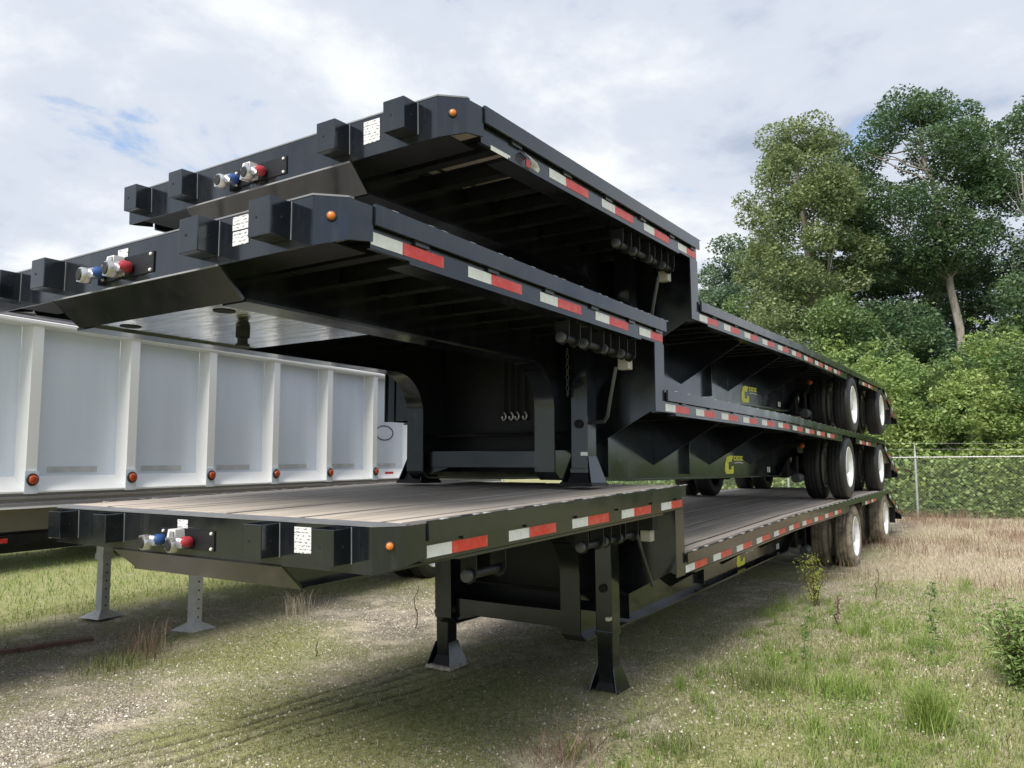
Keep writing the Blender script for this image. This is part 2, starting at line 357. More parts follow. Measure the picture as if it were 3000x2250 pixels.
def cover_map(x, y):
    """moss/grass, dry straw, bare orange soil, each 0..1"""
    g = np.full_like(x, 0.52)
    g += 0.55 * sst(1.1, 2.2, x) * sst(7.5, 4.5, y)                       # grassy bottom right
    g += 0.45 * np.exp(-((x + 0.2) / 1.0) ** 2 - ((y - 2.0) / 1.1) ** 2)   # mossy shade under the nose
    g += 0.55 * sst(-5.4, -6.6, x)                                        # green strip beyond the dump trailer
    g += 0.25 * np.exp(-((x + 2.5) / 0.9) ** 2 - ((y - 2.4) / 0.8) ** 2)
    g -= 0.35 * np.exp(-((x + 1.6) / 0.8) ** 2 - ((y - 0.2) / 0.8) ** 2)   # bright sand bottom left
    g -= 0.45 * np.exp(-((x + 1.9) / 0.9) ** 2 - ((y - 4.2) / 1.3) ** 2)
    g += 0.8 * sst(20, 22, y) + 0.6 * sst(3.4, 4.6, x)
    g -= 0.25 * sst(8, 12, y) * sst(19, 17, y) 
    g = g + (fbm(x, y, 21, 0.9, 4) - 0.47) * 0.9
    g += 0.25 * sst(1.6, 2.6, x) * sst(5.0, 7.0, y) * sst(11, 8, y)
    d = 0.95 * sst(1.0, 1.9, x) * sst(4.2, 6.0, y) * sst(20.5, 18, y) + 0.25
    d = d + (fbm(x, y, 31, 1.1, 4) - 0.47) * 0.6
    o = sst(13.5, 15.5, y) * sst(19.5, 17.5, y) * sst(1.0, 3, x) * sst(0.45, 0.62, fbm(x, y, 41, 0.6, 3))
    return np.clip(g, 0, 1), np.clip(d, 0, 1), np.clip(o, 0, 1)
def make_ground():
    xs = axis_pts(-4.5, 4.2, 0.03, 500); xs = np.concatenate([xs[xs < -1.9], np.arange(-1.9, 0.4, 0.012), xs[xs > 0.41]]); ys = axis_pts(-0.6, 6.5, 0.025, 500)
    X, Y = np.meshgrid(xs, ys); nx, ny = len(xs), len(ys)
    Z = height(X, Y)
    far = np.hypot(X, Y) > 60
    Z[far] = Z[far] * 0 + 1.0
    V = np.stack([X, Y, Z], -1).reshape(-1, 3)
    i = np.arange(nx - 1)[None, :] + np.arange(ny - 1)[:, None] * nx
    F = np.stack([i, i + 1, i + nx + 1, i + nx], -1).reshape(-1, 4)
    o = np_mesh('ground', V, F, 'ground', None, True)
    g, d, oo = cover_map(X.ravel(), Y.ravel())
    a = o.data.color_attributes.new('cover', 'FLOAT_COLOR', 'POINT')
    a.data.foreach_set('color', np.stack([g, d, oo, np.clip(rut_line(X.ravel(), Y.ravel()) * 1.6, 0, 1)], -1).astype(np.float32).ravel())
    tag(o, 'sandy gravel yard with moss, grass and tyre ruts', None, None, 'structure'); return o
make_ground()
# ------------------------------------------------------------------ step deck trailers
BP = 'black_paint'; BD = 'black_paint_dull'
def off(y): return -0.015 * max(0.0, y - 6.5)          # the rear deck sags a little
LOWER_PATH = lambda a, b: [(a, off(a))] + [(y, off(y)) for y in (6.5,) if a < y < b] + [(b, off(b))]
DOVE0, DOVE1 = 13.72, 15.4
def dove(y, drop=0.50): return off(DOVE0) - drop * (y - DOVE0) / (DOVE1 - DOVE0)

def plank_columns():
    strips = [-0.885, -0.365, 0.150, 0.665, 1.150]; edges = [-1.255] + strips + [1.255]; cols = []
    for a, b in zip(edges, edges[1:]):
        a2 = a + (0.018 if a in strips else 0); b2 = b - (0.018 if b in strips else 0)
        n = max(1, round((b2 - a2) / 0.125)); w = (b2 - a2) / n
        cols += [(a2 + i * w + 0.0012, a2 + (i + 1) * w - 0.0012) for i in range(n)]
    return cols, strips

def cylinder_part(name, mat, parent, p, d, prof, n=24, **kw): return B().lathe(prof, p, d, n).obj(name, mat, parent, 40, **kw)

def wheel(parent, xo, y, zc, side, tyre_mat, outer):
    """one wheel of a dual pair; xo = outermost x of the tyre (absolute), side +1 / -1"""
    s = side; w = 0.25; r = 0.462; rr = 0.292
    c = (0, y, zc); ax = (s, 0, 0); x1 = xo; x0 = xo - w
    # rim: lip, barrel and dished disc (outer wheel dished inward, inner wheel dished outward)
    if outer: prof = [(rr + .004, x1 - .035), (rr + .004, x1 - .012), (rr - .010, x1 - .006), (rr - .022, x1 - .020), (rr - .026, x1 - .12), (0.17, x1 - .135), (0.12, x1 - .120), (0, x1 - .120)]
    else: prof = [(rr + .004, x1 - .045), (rr + .004, x1 - .012), (rr - .010, x1 - .006), (rr - .022, x1 - .020), (rr - .03, x1 - .06), (0.17, x1 - .045), (0, x1 - .045)]
    rim = B().lathe(prof, c, ax, 40).obj('wheel', 'white_enamel', parent, 40)
    m = (x0 + x1) / 2
    t = [(rr - .002, x1 - .03), (rr + .03, x1 - .004), (rr + .09, x1), (r - .045, x1 - .006), (r - .012, x1 - .022), (r, x1 - .040)]
    for gx in (0.075, 0.125, 0.175):
        t += [(r, x1 - gx + .007), (r - .012, x1 - gx + .005), (r - .012, x1 - gx - .005), (r, x1 - gx - .007)]
    t += [(r, x0 + .040), (r - .012, x0 + .022), (r - .045, x0 + .006), (rr + .09, x0), (rr + .03, x0 + .004), (rr - .002, x0 + .03)]
    B().lathe(t, c, ax, 48).obj('tyre', tyre_mat, rim, 50)
    if outer: B().lathe([(.115, x1 - .121), (.115, x1 - .075), (.085, x1 - .035), (0, x1 - .033)], c, ax, 24).obj('hub', 'silver_paint', rim, 40)
    return rim

def winch(parent, y0, y1, side):
    s = side; x = 1.205 * s
    poly = [(x - .045 * 1, 1.318), (x + .045, 1.318), (x + .045, 1.235), (x + .03, 1.195), (x, 1.180), (x - .03, 1.195), (x - .045, 1.235)]
    w = B().prism(poly, 'y', y0, y0 + .006).obj('strap_winch', BD, parent)
    B().prism(poly, 'y', y1 - .006, y1).obj('bracket', BD, w)
    cylinder_part('drum', BD, w, (x, y0 + .007, 1.222), (0, 1, 0), [(0, 0), (.022, 0), (.022, y1 - y0 - .014), (0, y1 - y0 - .014)], 14)
    cylinder_part('ratchet_cap', 'dark_steel', w, (x, y0 - .030, 1.222), (0, 1, 0), [(0, 0), (.018, 0), (.030, .004), (.032, .027), (0, .027)], 16)
    return w

def gladhand(parent, x, z, colour):
    """a coupling hand: coloured body on the right, silver arm and round black seal on the left"""
    g = B().lathe([(0, 0), (.018, 0), (.026, -.010), (.028, -.038), (.022, -.052), (.010, -.056), (0, -.056)], (x, -.010, z), (0.25, 1, 0), 20).obj('gladhand', colour, parent, 45)
    B().hexa([(x + .004, -.068, z - .026), (x - .034, -.068, z - .026), (x - .034, -.036, z - .026), (x + .004, -.036, z - .026),
              (x + .000, -.064, z + .018), (x - .040, -.064, z + .022), (x - .040, -.044, z + .022), (x + .000, -.044, z + .018)]).obj('arm', 'silver', g)
    B().lathe([(.0, 0), (.034, 0), (.037, .008), (.037, .034), (.028, .050), (0, .050)], (x - .062, -.094, z - .012), (0.12, 1, 0), 20).obj('coupling', 'silver', g, 45)
    B().lathe([(0, -.004), (.026, -.004), (.029, .001), (0, .003)], (x - .0625, -.095, z - .012), (0.12, 1, 0), 20).obj('seal', 'rubber', g, 45)
    B().hexa([(x - .110, -.080, z - .036), (x - .092, -.080, z - .036), (x - .092, -.020, z - .036), (x - .110, -.020, z - .036), (x - .112, -.076, z + .018), (x - .096, -.076, z + .022), (x - .096, -.020, z + .022), (x - .112, -.020, z + .018)]).obj('latch', 'silver', g)
    return g

def build_trailer(root, idx):
    """idx 0 lowest, 1 middle, 2 top"""
    T = root
    # ---- front: flat panel, angled lamp panels, header plate, sloping nose plate
    B().box(-1.204, 1.204, 0, .010, 1.313, 1.5025).obj('front_panel', BP, T)
    for s in (-1, 1):
        p = [(1.205, 0.0), (1.297, .092), (1.3045, .216)]; b = B(); zb = (1.313, 1.343, 1.362); tk = ((-.002, .010), (-.008, .006), (-.010, 0))
        out = [[b.bm.verts.new((s * x, y, z)) for z in (zb[i], 1.5025)] for i, (x, y) in enumerate(p)]
        inn = [[b.bm.verts.new((s * (x + tk[i][0]), y + tk[i][1], z)) for z in (zb[i], 1.5025)] for i, (x, y) in enumerate(p)]
        for i in (0, 1):
            b.bm.faces.new((out[i][0], out[i + 1][0], out[i + 1][1], out[i][1])); b.bm.faces.new((inn[i][1], inn[i + 1][1], inn[i + 1][0], inn[i][0]))
            for k in (0, 1): b.bm.faces.new((out[i][k], inn[i][k], inn[i + 1][k], out[i + 1][k]))
        for i in (0, 2): b.bm.faces.new((out[i][0], out[i][1], inn[i][1], inn[i][0]))
        cp = b.obj('corner_panel', BP, T, 20)
        cx, cy = s * 1.2525, .0470; nrm = (s * .7071, -.7071, 0)
        lamp = B().lathe([(0, .002), (.020, .002), (.020, .006), (.016, .008), (0, .008)], (cx, cy, 1.426), nrm, 20).obj('marker_lamp', 'rubber', T, 40)
        B().lathe([(.0155, .008), (.0145, .014), (.009, .018), (0, .020)], (cx, cy, 1.426), nrm, 20).obj('lens', 'amber_lens', lamp, 80)
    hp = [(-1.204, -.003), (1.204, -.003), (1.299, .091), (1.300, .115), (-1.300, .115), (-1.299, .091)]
    B().prism(hp, 'z', 1.5035, 1.5105).obj('header_plate', 'header_grey_highlight', T)  # grey top plate, its colour lightened to paint in the light-catching edge
    B().hexa([(-.615, .128, 1.190), (.655, .128, 1.190), (.655, .138, 1.200), (-.615, .138, 1.200), (-.640, -.002, 1.311), (.668, -.002, 1.311), (.668, .012, 1.318), (-.640, .012, 1.318)]).obj('nose_plate', BP, T)
    B().box(-.62, .66, -.006, .0, 1.309, 1.316).obj('weld_strip', 'weld_grey' if idx else BD, T)
    # underside sheet just behind the front panel
    B().box(-1.19, 1.19, .012, .30, 1.352, 1.358).obj('nose_floor', BD, T)
    # ---- coupler plate and kingpin
    B().box(-.530, .530, .140, 1.090, 1.1965, 1.205).obj('coupler_plate', 'mirror_steel', T)
    for x in (-.37, .37): B().lathe([(0, 0), (.050, 0), (.050, .002), (0, .002)], (x, .250, 1.1935), (0, 0, 1), 24).obj('plate_hole', 'hole_black', T)
    B().lathe([(.036, .0), (.036, -.036), (.026, -.042), (.026, -.066), (.036, -.072), (.036, -.084), (0, -.084)], (0, .64, 1.196), (0, 0, 1), 24).obj('kingpin', BD, T, 40)
    # ---- bumper boxes with an open top
    for i, (x0, x1) in enumerate(((-1.095, -.972), (-.655, -.532), (.537, .660), (.967, 1.090))):
        b = B(); b.box(x0, x1, -.102, -.0015, 1.353, 1.4975, .004)
        top = max(b.bm.faces, key=lambda f: f.calc_center_median().z + (1 if f.calc_area() > .005 else 0))
        r_ = bmesh.ops.inset_region(b.bm, faces=[top], thickness=.007, depth=0.0)
        bmesh.ops.translate(b.bm, verts=top.verts[:], vec=(0, 0, -.07))
        bo = b.obj('bumper_box', BP, T)
        B().lathe([(0, -.002), (.006, -.002), (.006, .002), (0, .002)], (x0 + .045, -.102, 1.425), (0, 1, 0), 10).obj('bolt_hole', 'hole_black', bo)
        B().lathe([(0, -.002), (.006, -.002), (.006, .002), (0, .002)], (x1, -.05, 1.425), (1, 0, 0), 10).obj('bolt_hole', 'hole_black', bo)
        B().box(x1 - .002, x1 + .0025, -.004, -.0005, 1.350, 1.498).obj('weld_bead', 'weld_grey', bo)
    # ---- air and electric couplings
    pl = B().box(-.200, .214, -.006, -.001, 1.347, 1.440).obj('coupling_plate', BD, T)
    for x, z in ((-.182, 1.425), (.194, 1.428), (.194, 1.357), (-.182, 1.360)):
        B().lathe([(0, -.009), (.006, -.009), (.008, -.006), (.008, 0), (0, 0)], (x, -.004, z), (0, 1, 0), 12).obj('bolt', 'bolt_white', pl)
    gladhand(T, -.165, 1.385, 'gladhand_blue'); gladhand(T, .052, 1.385, 'gladhand_red')
    so_ = B().hexa([(-.085, -.062, 1.356), (-.004, -.062, 1.356), (-.004, -.007, 1.356), (-.085, -.007, 1.356), (-.068, -.056, 1.442), (-.012, -.056, 1.442), (-.012, -.007, 1.442), (-.068, -.007, 1.442)]).obj('electric_socket', 'bolt_white', T)
    B().hexa([(-.048, -.068, 1.400), (-.010, -.068, 1.400), (-.010, -.0595, 1.400), (-.048, -.0595, 1.400), (-.044, -.064, 1.434), (-.016, -.064, 1.434), (-.016, -.0575, 1.434), (-.044, -.0575, 1.434)]).obj('socket_flap', 'silver', so_)
    if idx < 2: B().box(-.074, .006, -.0030, -.0008, 1.444, 1.484).obj('paper_label', 'label_print', T)
    # ---- labels
    if idx == 1:
        B().box(.745, .841, -.0030, -.0008, 1.440, 1.496).obj('paper_label', 'label_print', T); B().box(.748, .845, -.0030, -.0008, 1.377, 1.434).obj('paper_label', 'label_print', T)
    else: B().box(.754, .857, -.0030, -.0008, 1.376, 1.486).obj('paper_label', 'label_print', T)
    # ---- main beams (gooseneck profile): web, bottom flange
    arc = [(2.42 + .32 * math.sin(a), .88 + .32 * math.cos(a)) for a in np.linspace(0, math.pi / 2, 9)]
    low = [(.14, 1.200)] + arc + [(2.74, .45), (2.80, .405), (4.0, .375), (8.7, .345), (9.3, .60), (13.7, .60)]
    web = [(.03, 1.30), (.03, 1.474)] + [(3.16, 1.474), (3.16, .982), (6.5, .982), (13.7, .982 + off(13.7))]
    for s in (-1, 1):
        xw = .585 * s
        wb = B().prism(low[::-1] + web, 'x', xw - .006, xw + .006).obj('main_beam', BP, T)
        b = B(); rings = []
        for i, (y, z) in enumerate(low):
            a = low[max(i - 1, 0)]; c = low[min(i + 1, len(low) - 1)]; t = Vector((0, c[0] - a[0], c[1] - a[1])).normalized(); nn = Vector((0, t.z, -t.y))
            rings.append([b.bm.verts.new((xw + e * .080, y + nn.y * h, z + nn.z * h)) for e, h in ((-1, .0005), (1, .0005), (1, .0145), (-1, .0145))])
        for p, q in zip(rings, rings[1:]):
            for i in range(4): b.bm.faces.new((p[i], p[(i + 1) % 4], q[(i + 1) % 4], q[i]))
        b.bm.faces.new(rings[0][::-1]); b.bm.faces.new(rings[-1]); b.obj('flange', BP, wb, 25)
        for y in (3.6, 5.4): B().box(xw + s * .006, xw + s * .066, y - .004, y + .004, .40, .97 + off(y)).obj('stiffener', BP, wb)
    # ---- crossmembers
    cm = B(); prof = [(-.032, 1.384), (.032, 1.384), (.032, 1.392), (.004, 1.392), (.004, 1.466), (.032, 1.466), (.032, 1.474), (-.032, 1.474), (-.032, 1.466), (-.004, 1.466), (-.004, 1.392), (-.032, 1.392)]
    cm = cm.prism(prof, 'x', -1.262, 1.262).obj('crossmember', BD, T)
    cm.location = (0, .46, 0)
    for k in range(1, 9): copyobj(cm, T, (0, .46 + .305 * k, 0))
    for k in range(34):
        y = 3.42 + .305 * k
        if abs(y - 10.3) < .40 or abs(y - 13.4) < .34 or y > 13.6: continue
        copyobj(cm, T, (0, y, -.491 + off(y)))
    # ---- deck planks and steel nailing strips
    cols, strips = plank_columns()
    for x0, x1 in cols:
        dz = random.uniform(-.0015, .0015)
        B().box(x0, x1, .118, 3.180, 1.4755, 1.512 + dz, .002).obj('deck_plank', 'deck_wood', T)
        B().sweep(LOWER_PATH(3.205, 13.70), [(x0, .9835), (x1, .9835), (x1, 1.020 + dz), (x0, 1.020 + dz)]).obj('deck_plank', 'deck_wood', T)
    for x in strips:
        B().box(x - .0155, x + .0155, .118, 3.180, 1.4755, 1.5085).obj('nailing_strip', 'steel_strip', T)
        B().sweep(LOWER_PATH(3.205, 13.70), [(x - .0155, .9835), (x + .0155, .9835), (x + .0155, 1.0165), (x - .0155, 1.0165)]).obj('nailing_strip', 'steel_strip', T)
    # ---- side rails
    def mir(s, prof): return [(s * x, z) for x, z in prof]
    for s in (-1, 1):
        up = B().sweep([(.22, 0), (3.185, 0)], mir(s, [(1.264, 1.341), (1.286, 1.341), (1.286, 1.4985), (1.264, 1.4985)])).obj('side_rail', BP, T)
        B().sweep([(.45, 0), (2.80, 0)], mir(s, [(1.165, 1.326), (1.290, 1.326), (1.290, 1.339), (1.165, 1.339)])).obj('winch_track', BP, up)
        B().sweep([(.218, 0), (3.190, 0)], mir(s, [(1.300, 1.430), (1.3145, 1.430), (1.3145, 1.5115), (1.300, 1.5115)])).obj('rub_rail', BP, up)
        for y in (.52, 1.05, 1.58, 2.11, 2.64, 3.08):
            B().box(*sorted((s * 1.2865, s * 1.2995)), y - .045, y + .045, 1.412, 1.5145).obj('stake_pocket', BP, up)
            for dy in (-.20, .03, .12): B().box(*sorted((s * 1.290, s * 1.311)), y + dy, y + dy + .035, 1.5118, 1.5150).obj('worn_edge', 'silver_paint', up)
        lo = B().sweep(LOWER_PATH(3.195, 9.76), mir(s, [(1.264, .866), (1.286, .866), (1.286, 1.006), (1.264, 1.006)])).obj('side_rail', BP, T)
        B().sweep([(9.762, off(9.762)), (10.84, off(10.84))], mir(s, [(1.264, .955), (1.286, .955), (1.286, 1.006), (1.264, 1.006)])).obj('rail_over_wheel', BP, lo)
        B().sweep([(10.842, off(10.842)), (12.92, off(12.92))], mir(s, [(1.264, .866), (1.286, .866), (1.286, 1.006), (1.264, 1.006)])).obj('rail_between_wheels', BP, lo)
        B().sweep([(12.922, off(12.922)), (13.70, off(13.70))], mir(s, [(1.264, .955), (1.286, .955), (1.286, 1.006), (1.264, 1.006)])).obj('rail_over_wheel', BP, lo)
        B().sweep(LOWER_PATH(3.40, 9.70), mir(s, [(1.195, .850), (1.290, .850), (1.290, .864), (1.195, .864)])).obj('winch_track', BP, lo)
        B().sweep(LOWER_PATH(3.194, 13.70), mir(s, [(1.300, .945), (1.3145, .945), (1.3145, 1.0195), (1.300, 1.0195)])).obj('rub_rail', BP, lo)
        y = 3.55
        while y < 13.6:
            B().box(*sorted((s * 1.2865, s * 1.2995)), y - .045, y + .045, .935 + off(y), 1.0225 + off(y)).obj('stake_pocket', BP, lo)
            for dy in (-.20, .06): B().box(*sorted((s * 1.290, s * 1.311)), y + dy, y + dy + .05, 1.0190 + off(y + dy), 1.0235 + off(y + dy)).obj('worn_edge', 'silver_paint', lo)
            y += .61
        # reflective tape: white 7 in, red 11 in
        for k in range(5):
            y0 = .2215 + k * .6393; y1 = y0 + (.3985 if k == 4 else .457); ym = y0 + .185
            if idx == 2 and k == 0 and s > 0:
                continue
            B().box(*sorted((s * 1.2865, s * 1.2885)), y0, ym, 1.357, 1.4078).obj('white_tape', 'tape_white', up)
            B().box(*sorted((s * 1.2865, s * 1.2885)), ym + .001, y1, 1.357, 1.4078).obj('red_tape', 'tape_red', up)
        for k in range(15):
            y0 = 3.2139 + k * .6133; y1 = y0 + .457; ym = y0 + .185; d0, d1, d2 = off(y0), off(ym), off(y1)
            if y0 < 10.84 and y1 > 9.76 or y0 > 12.4: continue
            B().hexa([(s * 1.2865, y0, .874 + d0), (s * 1.2885, y0, .874 + d0), (s * 1.2885, ym, .874 + d1), (s * 1.2865, ym, .874 + d1), (s * 1.2865, y0, .925 + d0), (s * 1.2885, y0, .925 + d0), (s * 1.2885, ym, .925 + d1), (s * 1.2865, ym, .925 + d1)]).obj('white_tape', 'tape_white', lo)
            ym += .001
            B().hexa([(s * 1.2865, ym, .874 + d1), (s * 1.2885, ym, .874 + d1), (s * 1.2885, y1, .874 + d2), (s * 1.2865, y1, .874 + d2), (s * 1.2865, ym, .925 + d1), (s * 1.2885, ym, .925 + d1), (s * 1.2885, y1, .925 + d2), (s * 1.2865, y1, .925 + d2)]).obj('red_tape', 'tape_red', lo)
        # ---- step: post, gusset
        yp = 3.020 if s > 0 else 3.150
        B().prism([(s * 1.285, yp), (s * 1.2935, yp), (s * 1.2935, 3.183), (s * 1.20, 3.183), (s * 1.20, 3.171), (s * 1.285, 3.171)], 'z', .864, 1.3395).obj('step_post', BP, T)
        B().prism([(s * .593, .55), (s * .593, 1.47), (s * 1.262, 1.47), (s * 1.262, .872), (s * (1.18 if s > 0 else .90), .872)], 'y', 3.184, 3.193).obj('step_gusset', BP, T)
        for y in (4.64, 6.15, 7.66):
            B().prism([(s * .593, .490), (s * .593, .885 + off(y)), (s * 1.262, .885 + off(y)), (s * 1.262, .862 + off(y)), (s * 1.20, .852 + off(y))], 'y', y - .005, y + .005).obj('outrigger', BP, T)
    B().box(-.578, .578, 3.10, 3.112, .44, 1.4735).obj('neck_bulkhead', BD, T)
    B().box(-.503, .503, 2.785, 2.865, .475, .597, .004).obj('neck_brace', BP, T)
    B().prism([(-.578, .40), (-.578, .474), (-.30, .474)], 'y', 2.79, 2.80).obj('brace_gusset', BP, T)
    # ---- landing gear
    zf = (.012, .352, .285)[idx]
    for s in (-1, 1):
        x = .80 if s > 0 else -.685
        leg = B().box(x - .066, x + .066, 2.835, 2.967, .455, 1.383, .006).obj('landing_leg', BP, T)
        B().box(x - .060, x + .060, 2.841, 2.961, zf + .03, .457, .006).obj('inner_tube', BP, leg)
        B().box(x - .072, x + .072, 2.829, 2.973, .440, .475, .004).obj('collar', BP, leg)
        for e in (-1, 1):      # two flared side plates, open front and back
            B().hexa([(x + e * .110, 2.783, zf + .020), (x + e * .118, 2.783, zf + .020), (x + e * .118, 3.019, zf + .020), (x + e * .110, 3.019, zf + .020),
                      (x + e * .0605, 2.838, zf + .205), (x + e * .0685, 2.838, zf + .205), (x + e * .0685, 2.964, zf + .205), (x + e * .0605, 2.964, zf + .205)]).obj('foot_plate', BP, leg)
        B().hexa([(x - .085, 2.815, zf + .0265), (x + .085, 2.815, zf + .0265), (x + .085, 2.987, zf + .0265), (x - .085, 2.987, zf + .0265),
                  (x - .061, 2.840, zf + .10), (x + .061, 2.840, zf + .10), (x + .061, 2.962, zf + .10), (x - .061, 2.962, zf + .10)]).obj('leg_foot', BD, leg)
        B().hexa([(x - .128, 2.773, zf), (x + .128, 2.773, zf), (x + .128, 3.029, zf), (x - .128, 3.029, zf), (x - .122, 2.779, zf + .026), (x + .122, 2.779, zf + .026), (x + .122, 3.023, zf + .021), (x - .122, 3.023, zf + .021)]).obj('foot_pad', 'foot_dusty' if idx == 0 else BD, leg)
        B().box(*sorted((s * .593, s * (abs(x) - .040))), 2.87, 2.93, .60, .66).obj('leg_mount', BP, leg)
        B().tube([(x, 2.96, .60), (s * .68, 3.50, .80)], .022, 8).obj('leg_strut', BP, leg)
        cylinder_part('gear_box', BD, leg, (x, 2.834, .78), (0, -1, 0), [(.030, 0), (.030, .016), (.012, .02), (.012, .034), (0, .034)], 16)
    B().tube([(-.618, 2.90, .72), (.733, 2.90, .72)], .014, 8).obj('leg_shaft', BD, T)
    B().box(.835, .865, 2.79, 2.834, .56, .585).obj('leg_latch', 'silver', T)
    if idx == 0: pts = [(1.19, 2.55, 1.255), (1.14, 2.80, 1.02), (1.07, 3.10, .78)]
    else: pts = [(1.205, 2.585, 1.125), (1.15, 2.62, .95), (1.105, 2.66, .815), (1.06, 2.70, .785), (.88, 2.83, .785)]
    B().tube(pts, .012, 10).obj('crank_handle', 'dark_steel', T, 60)
    lp = B().box(1.115, 1.195, 2.80, 2.87, 1.135, 1.215, .012).obj('side_lamp', 'lamp_clear', T)
    B().box(1.105, 1.215, 2.79, 2.88, 1.217, 1.324, .004).obj('bracket', BD, lp)
    # ---- strap winches under the rail
    if idx == 0: wy = [(.64, .89), (1.76, 1.96), (2.06, 2.20), (2.27, 2.47)]
    else: wy = [(1.88, 2.02), (2.15, 2.33), (2.42, 2.55), (2.67, 2.80)]
    for a, b_ in wy: winch(T, a, b_, 1)
    # ---- logo on the right beam: a hooked letter and rows of small print
    lg = []
    X0, X1 = .5915, .5945
    def stroke(poly, mat='logo_yellow'):
        return B().prism(poly, 'x', X0, X1).obj('logo_stroke', mat, logo)
    logo = B().prism([(6.70, .385), (6.95, .385), (6.98, .400), (6.98, .470), (6.90, .470), (6.90, .435), (6.80, .435), (6.80, .520), (6.90, .520), (6.98, .585), (6.85, .592), (6.74, .575), (6.68, .50), (6.66, .42)], 'x', X0, X1).obj('logo', 'logo_yellow', T)
    x = 7.00
    for k, w in enumerate((.075, .035, .075, .030, .075)):
        if k % 2 == 0:
            stroke([(x, .535), (x + w, .535), (x + w, .550), (x + .03, .550), (x + .03, .572), (x + w, .572), (x + w, .588), (x, .588)])
        else: stroke([(x, .535), (x + w, .535), (x + w, .588), (x, .588)])
        x += w + .014
    stroke([(7.02, .500), (7.18, .508), (7.34, .500), (7.34, .512), (7.18, .521), (7.02, .513)], 'bolt_white')
    for y in (8.42, 8.50): B().box(.5915, .594, y, y + .045, .385, .455).obj('beam_label', 'tape_white', T)
    # ---- running gear
    zc = .395 if idx == 0 else .447; tm = 'tyre_muddy' if idx == 0 else 'tyre_clean'
    for y in (10.30, 13.40):
        ax = B().tube([(-.70, y, zc), (.70, y, zc)], .065, 14).obj('axle', BD, T, 60)
        for s in (-1, 1):
            wheel(T, 1.285, y, zc, s, tm, True); wheel(T, .955, y, zc, s, tm, False)
            B().lathe([(.0, .50), (.20, .50), (.205, .52), (.205, .68), (0, .68)], (0, y, zc), (s, 0, 0), 24).obj('brake_drum', BD, ax, 40)
            hg = B().prism([(y - 1.02, .595), (y - .78, .595), (y - .84, .30), (y - .96, .30)], 'x', *sorted((s * .545, s * .625))).obj('suspension_hanger', BD, T)
            B().prism([(y - .94, .33), (y - .90, .42), (y + .06, zc - .06), (y + .06, zc - .13)], 'x', *sorted((s * .56, s * .61))).obj('trailing_arm', BD, hg)
            B().lathe([(.10, 0), (.115, .03), (.10, .06), (.115, .09), (.10, .12)], (s * .585, y + .20, .46), (0, 0, 1), 20).obj('air_spring', BD, hg, 50)
            if y < 11:
                bc = B().lathe([(0, 0), (.052, 0), (.064, .012), (.064, .20), (.05, .215), (0, .215)], (s * .80, 9.05, .305), (0, 1, 0), 20).obj('air_tank', 'dark_steel', T, 40)
                B().box(s * .80 - .015, s * .80 + .015, 9.12, 9.15, .36, .60).obj('bracket', BD, bc)
    for s in (-1, 1):
        br = B().box(*sorted((s * .593, s * .94)), 8.90, 8.93, .72, .76).obj('lamp_bracket', BD, T)
        B().lathe([(0, 0), (.030, 0), (.034, -.010), (.031, -.018), (0, -.024)], (s * .93, 8.895, .735), (0, 1, 0), 20).obj('turn_lamp', 'orange_lens', br, 60)
    # ---- dovetail
    for s in (-1, 1):
        dr = B().hexa([(s * 1.264, DOVE0, .862 + off(DOVE0)), (s * 1.300, DOVE0, .862 + off(DOVE0)), (s * 1.300, DOVE1, .885 + dove(DOVE1)), (s * 1.264, DOVE1, .885 + dove(DOVE1)),
                  (s * 1.264, DOVE0, 1.019 + off(DOVE0)), (s * 1.300, DOVE0, 1.019 + off(DOVE0)), (s * 1.300, DOVE1, .985 + dove(DOVE1)), (s * 1.264, DOVE1, .985 + dove(DOVE1))]).obj('dovetail_rail', BP, T)
        for k in range(4):
            y0 = DOVE0 + .12 + k * .42; m_ = 'tape_white' if k % 2 == 0 else 'tape_red'
            B().hexa([(s * 1.3005, y0, .905 + dove(y0)), (s * 1.3025, y0, .905 + dove(y0)), (s * 1.3025, y0 + .18, .905 + dove(y0 + .18)), (s * 1.3005, y0 + .18, .905 + dove(y0 + .18)),
                      (s * 1.3005, y0, .950 + dove(y0)), (s * 1.3025, y0, .950 + dove(y0)), (s * 1.3025, y0 + .18, .950 + dove(y0 + .18)), (s * 1.3005, y0 + .18, .950 + dove(y0 + .18))]).obj('reflector', m_, dr)
        B().box(*sorted((s * .70, s * 1.27)), 14.70, 14.712, .20, .90 + dove(14.7)).obj('mud_flap', 'rubber', T)
        tl = B().lathe([(0, 0), (.05, 0), (.05, .015), (.04, .03), (0, .034)], (s * 1.12, DOVE1 + .062, .90 + dove(DOVE1)), (0, 1, 0), 20).obj('tail_lamp', 'red_lens', T, 50)
        B().prism([(13.70, .602), (13.70, .93 + off(13.7)), (DOVE1, .90 + dove(DOVE1)), (DOVE1, .80 + dove(DOVE1))], 'x', s * .585 - .008, s * .585 + .008).obj('dovetail_beam', BP, T)
    B().box(-1.30, 1.30, DOVE1, DOVE1 + .06, .82 + dove(DOVE1), 1.0 + dove(DOVE1), .005).obj('rear_bumper', BP, T)
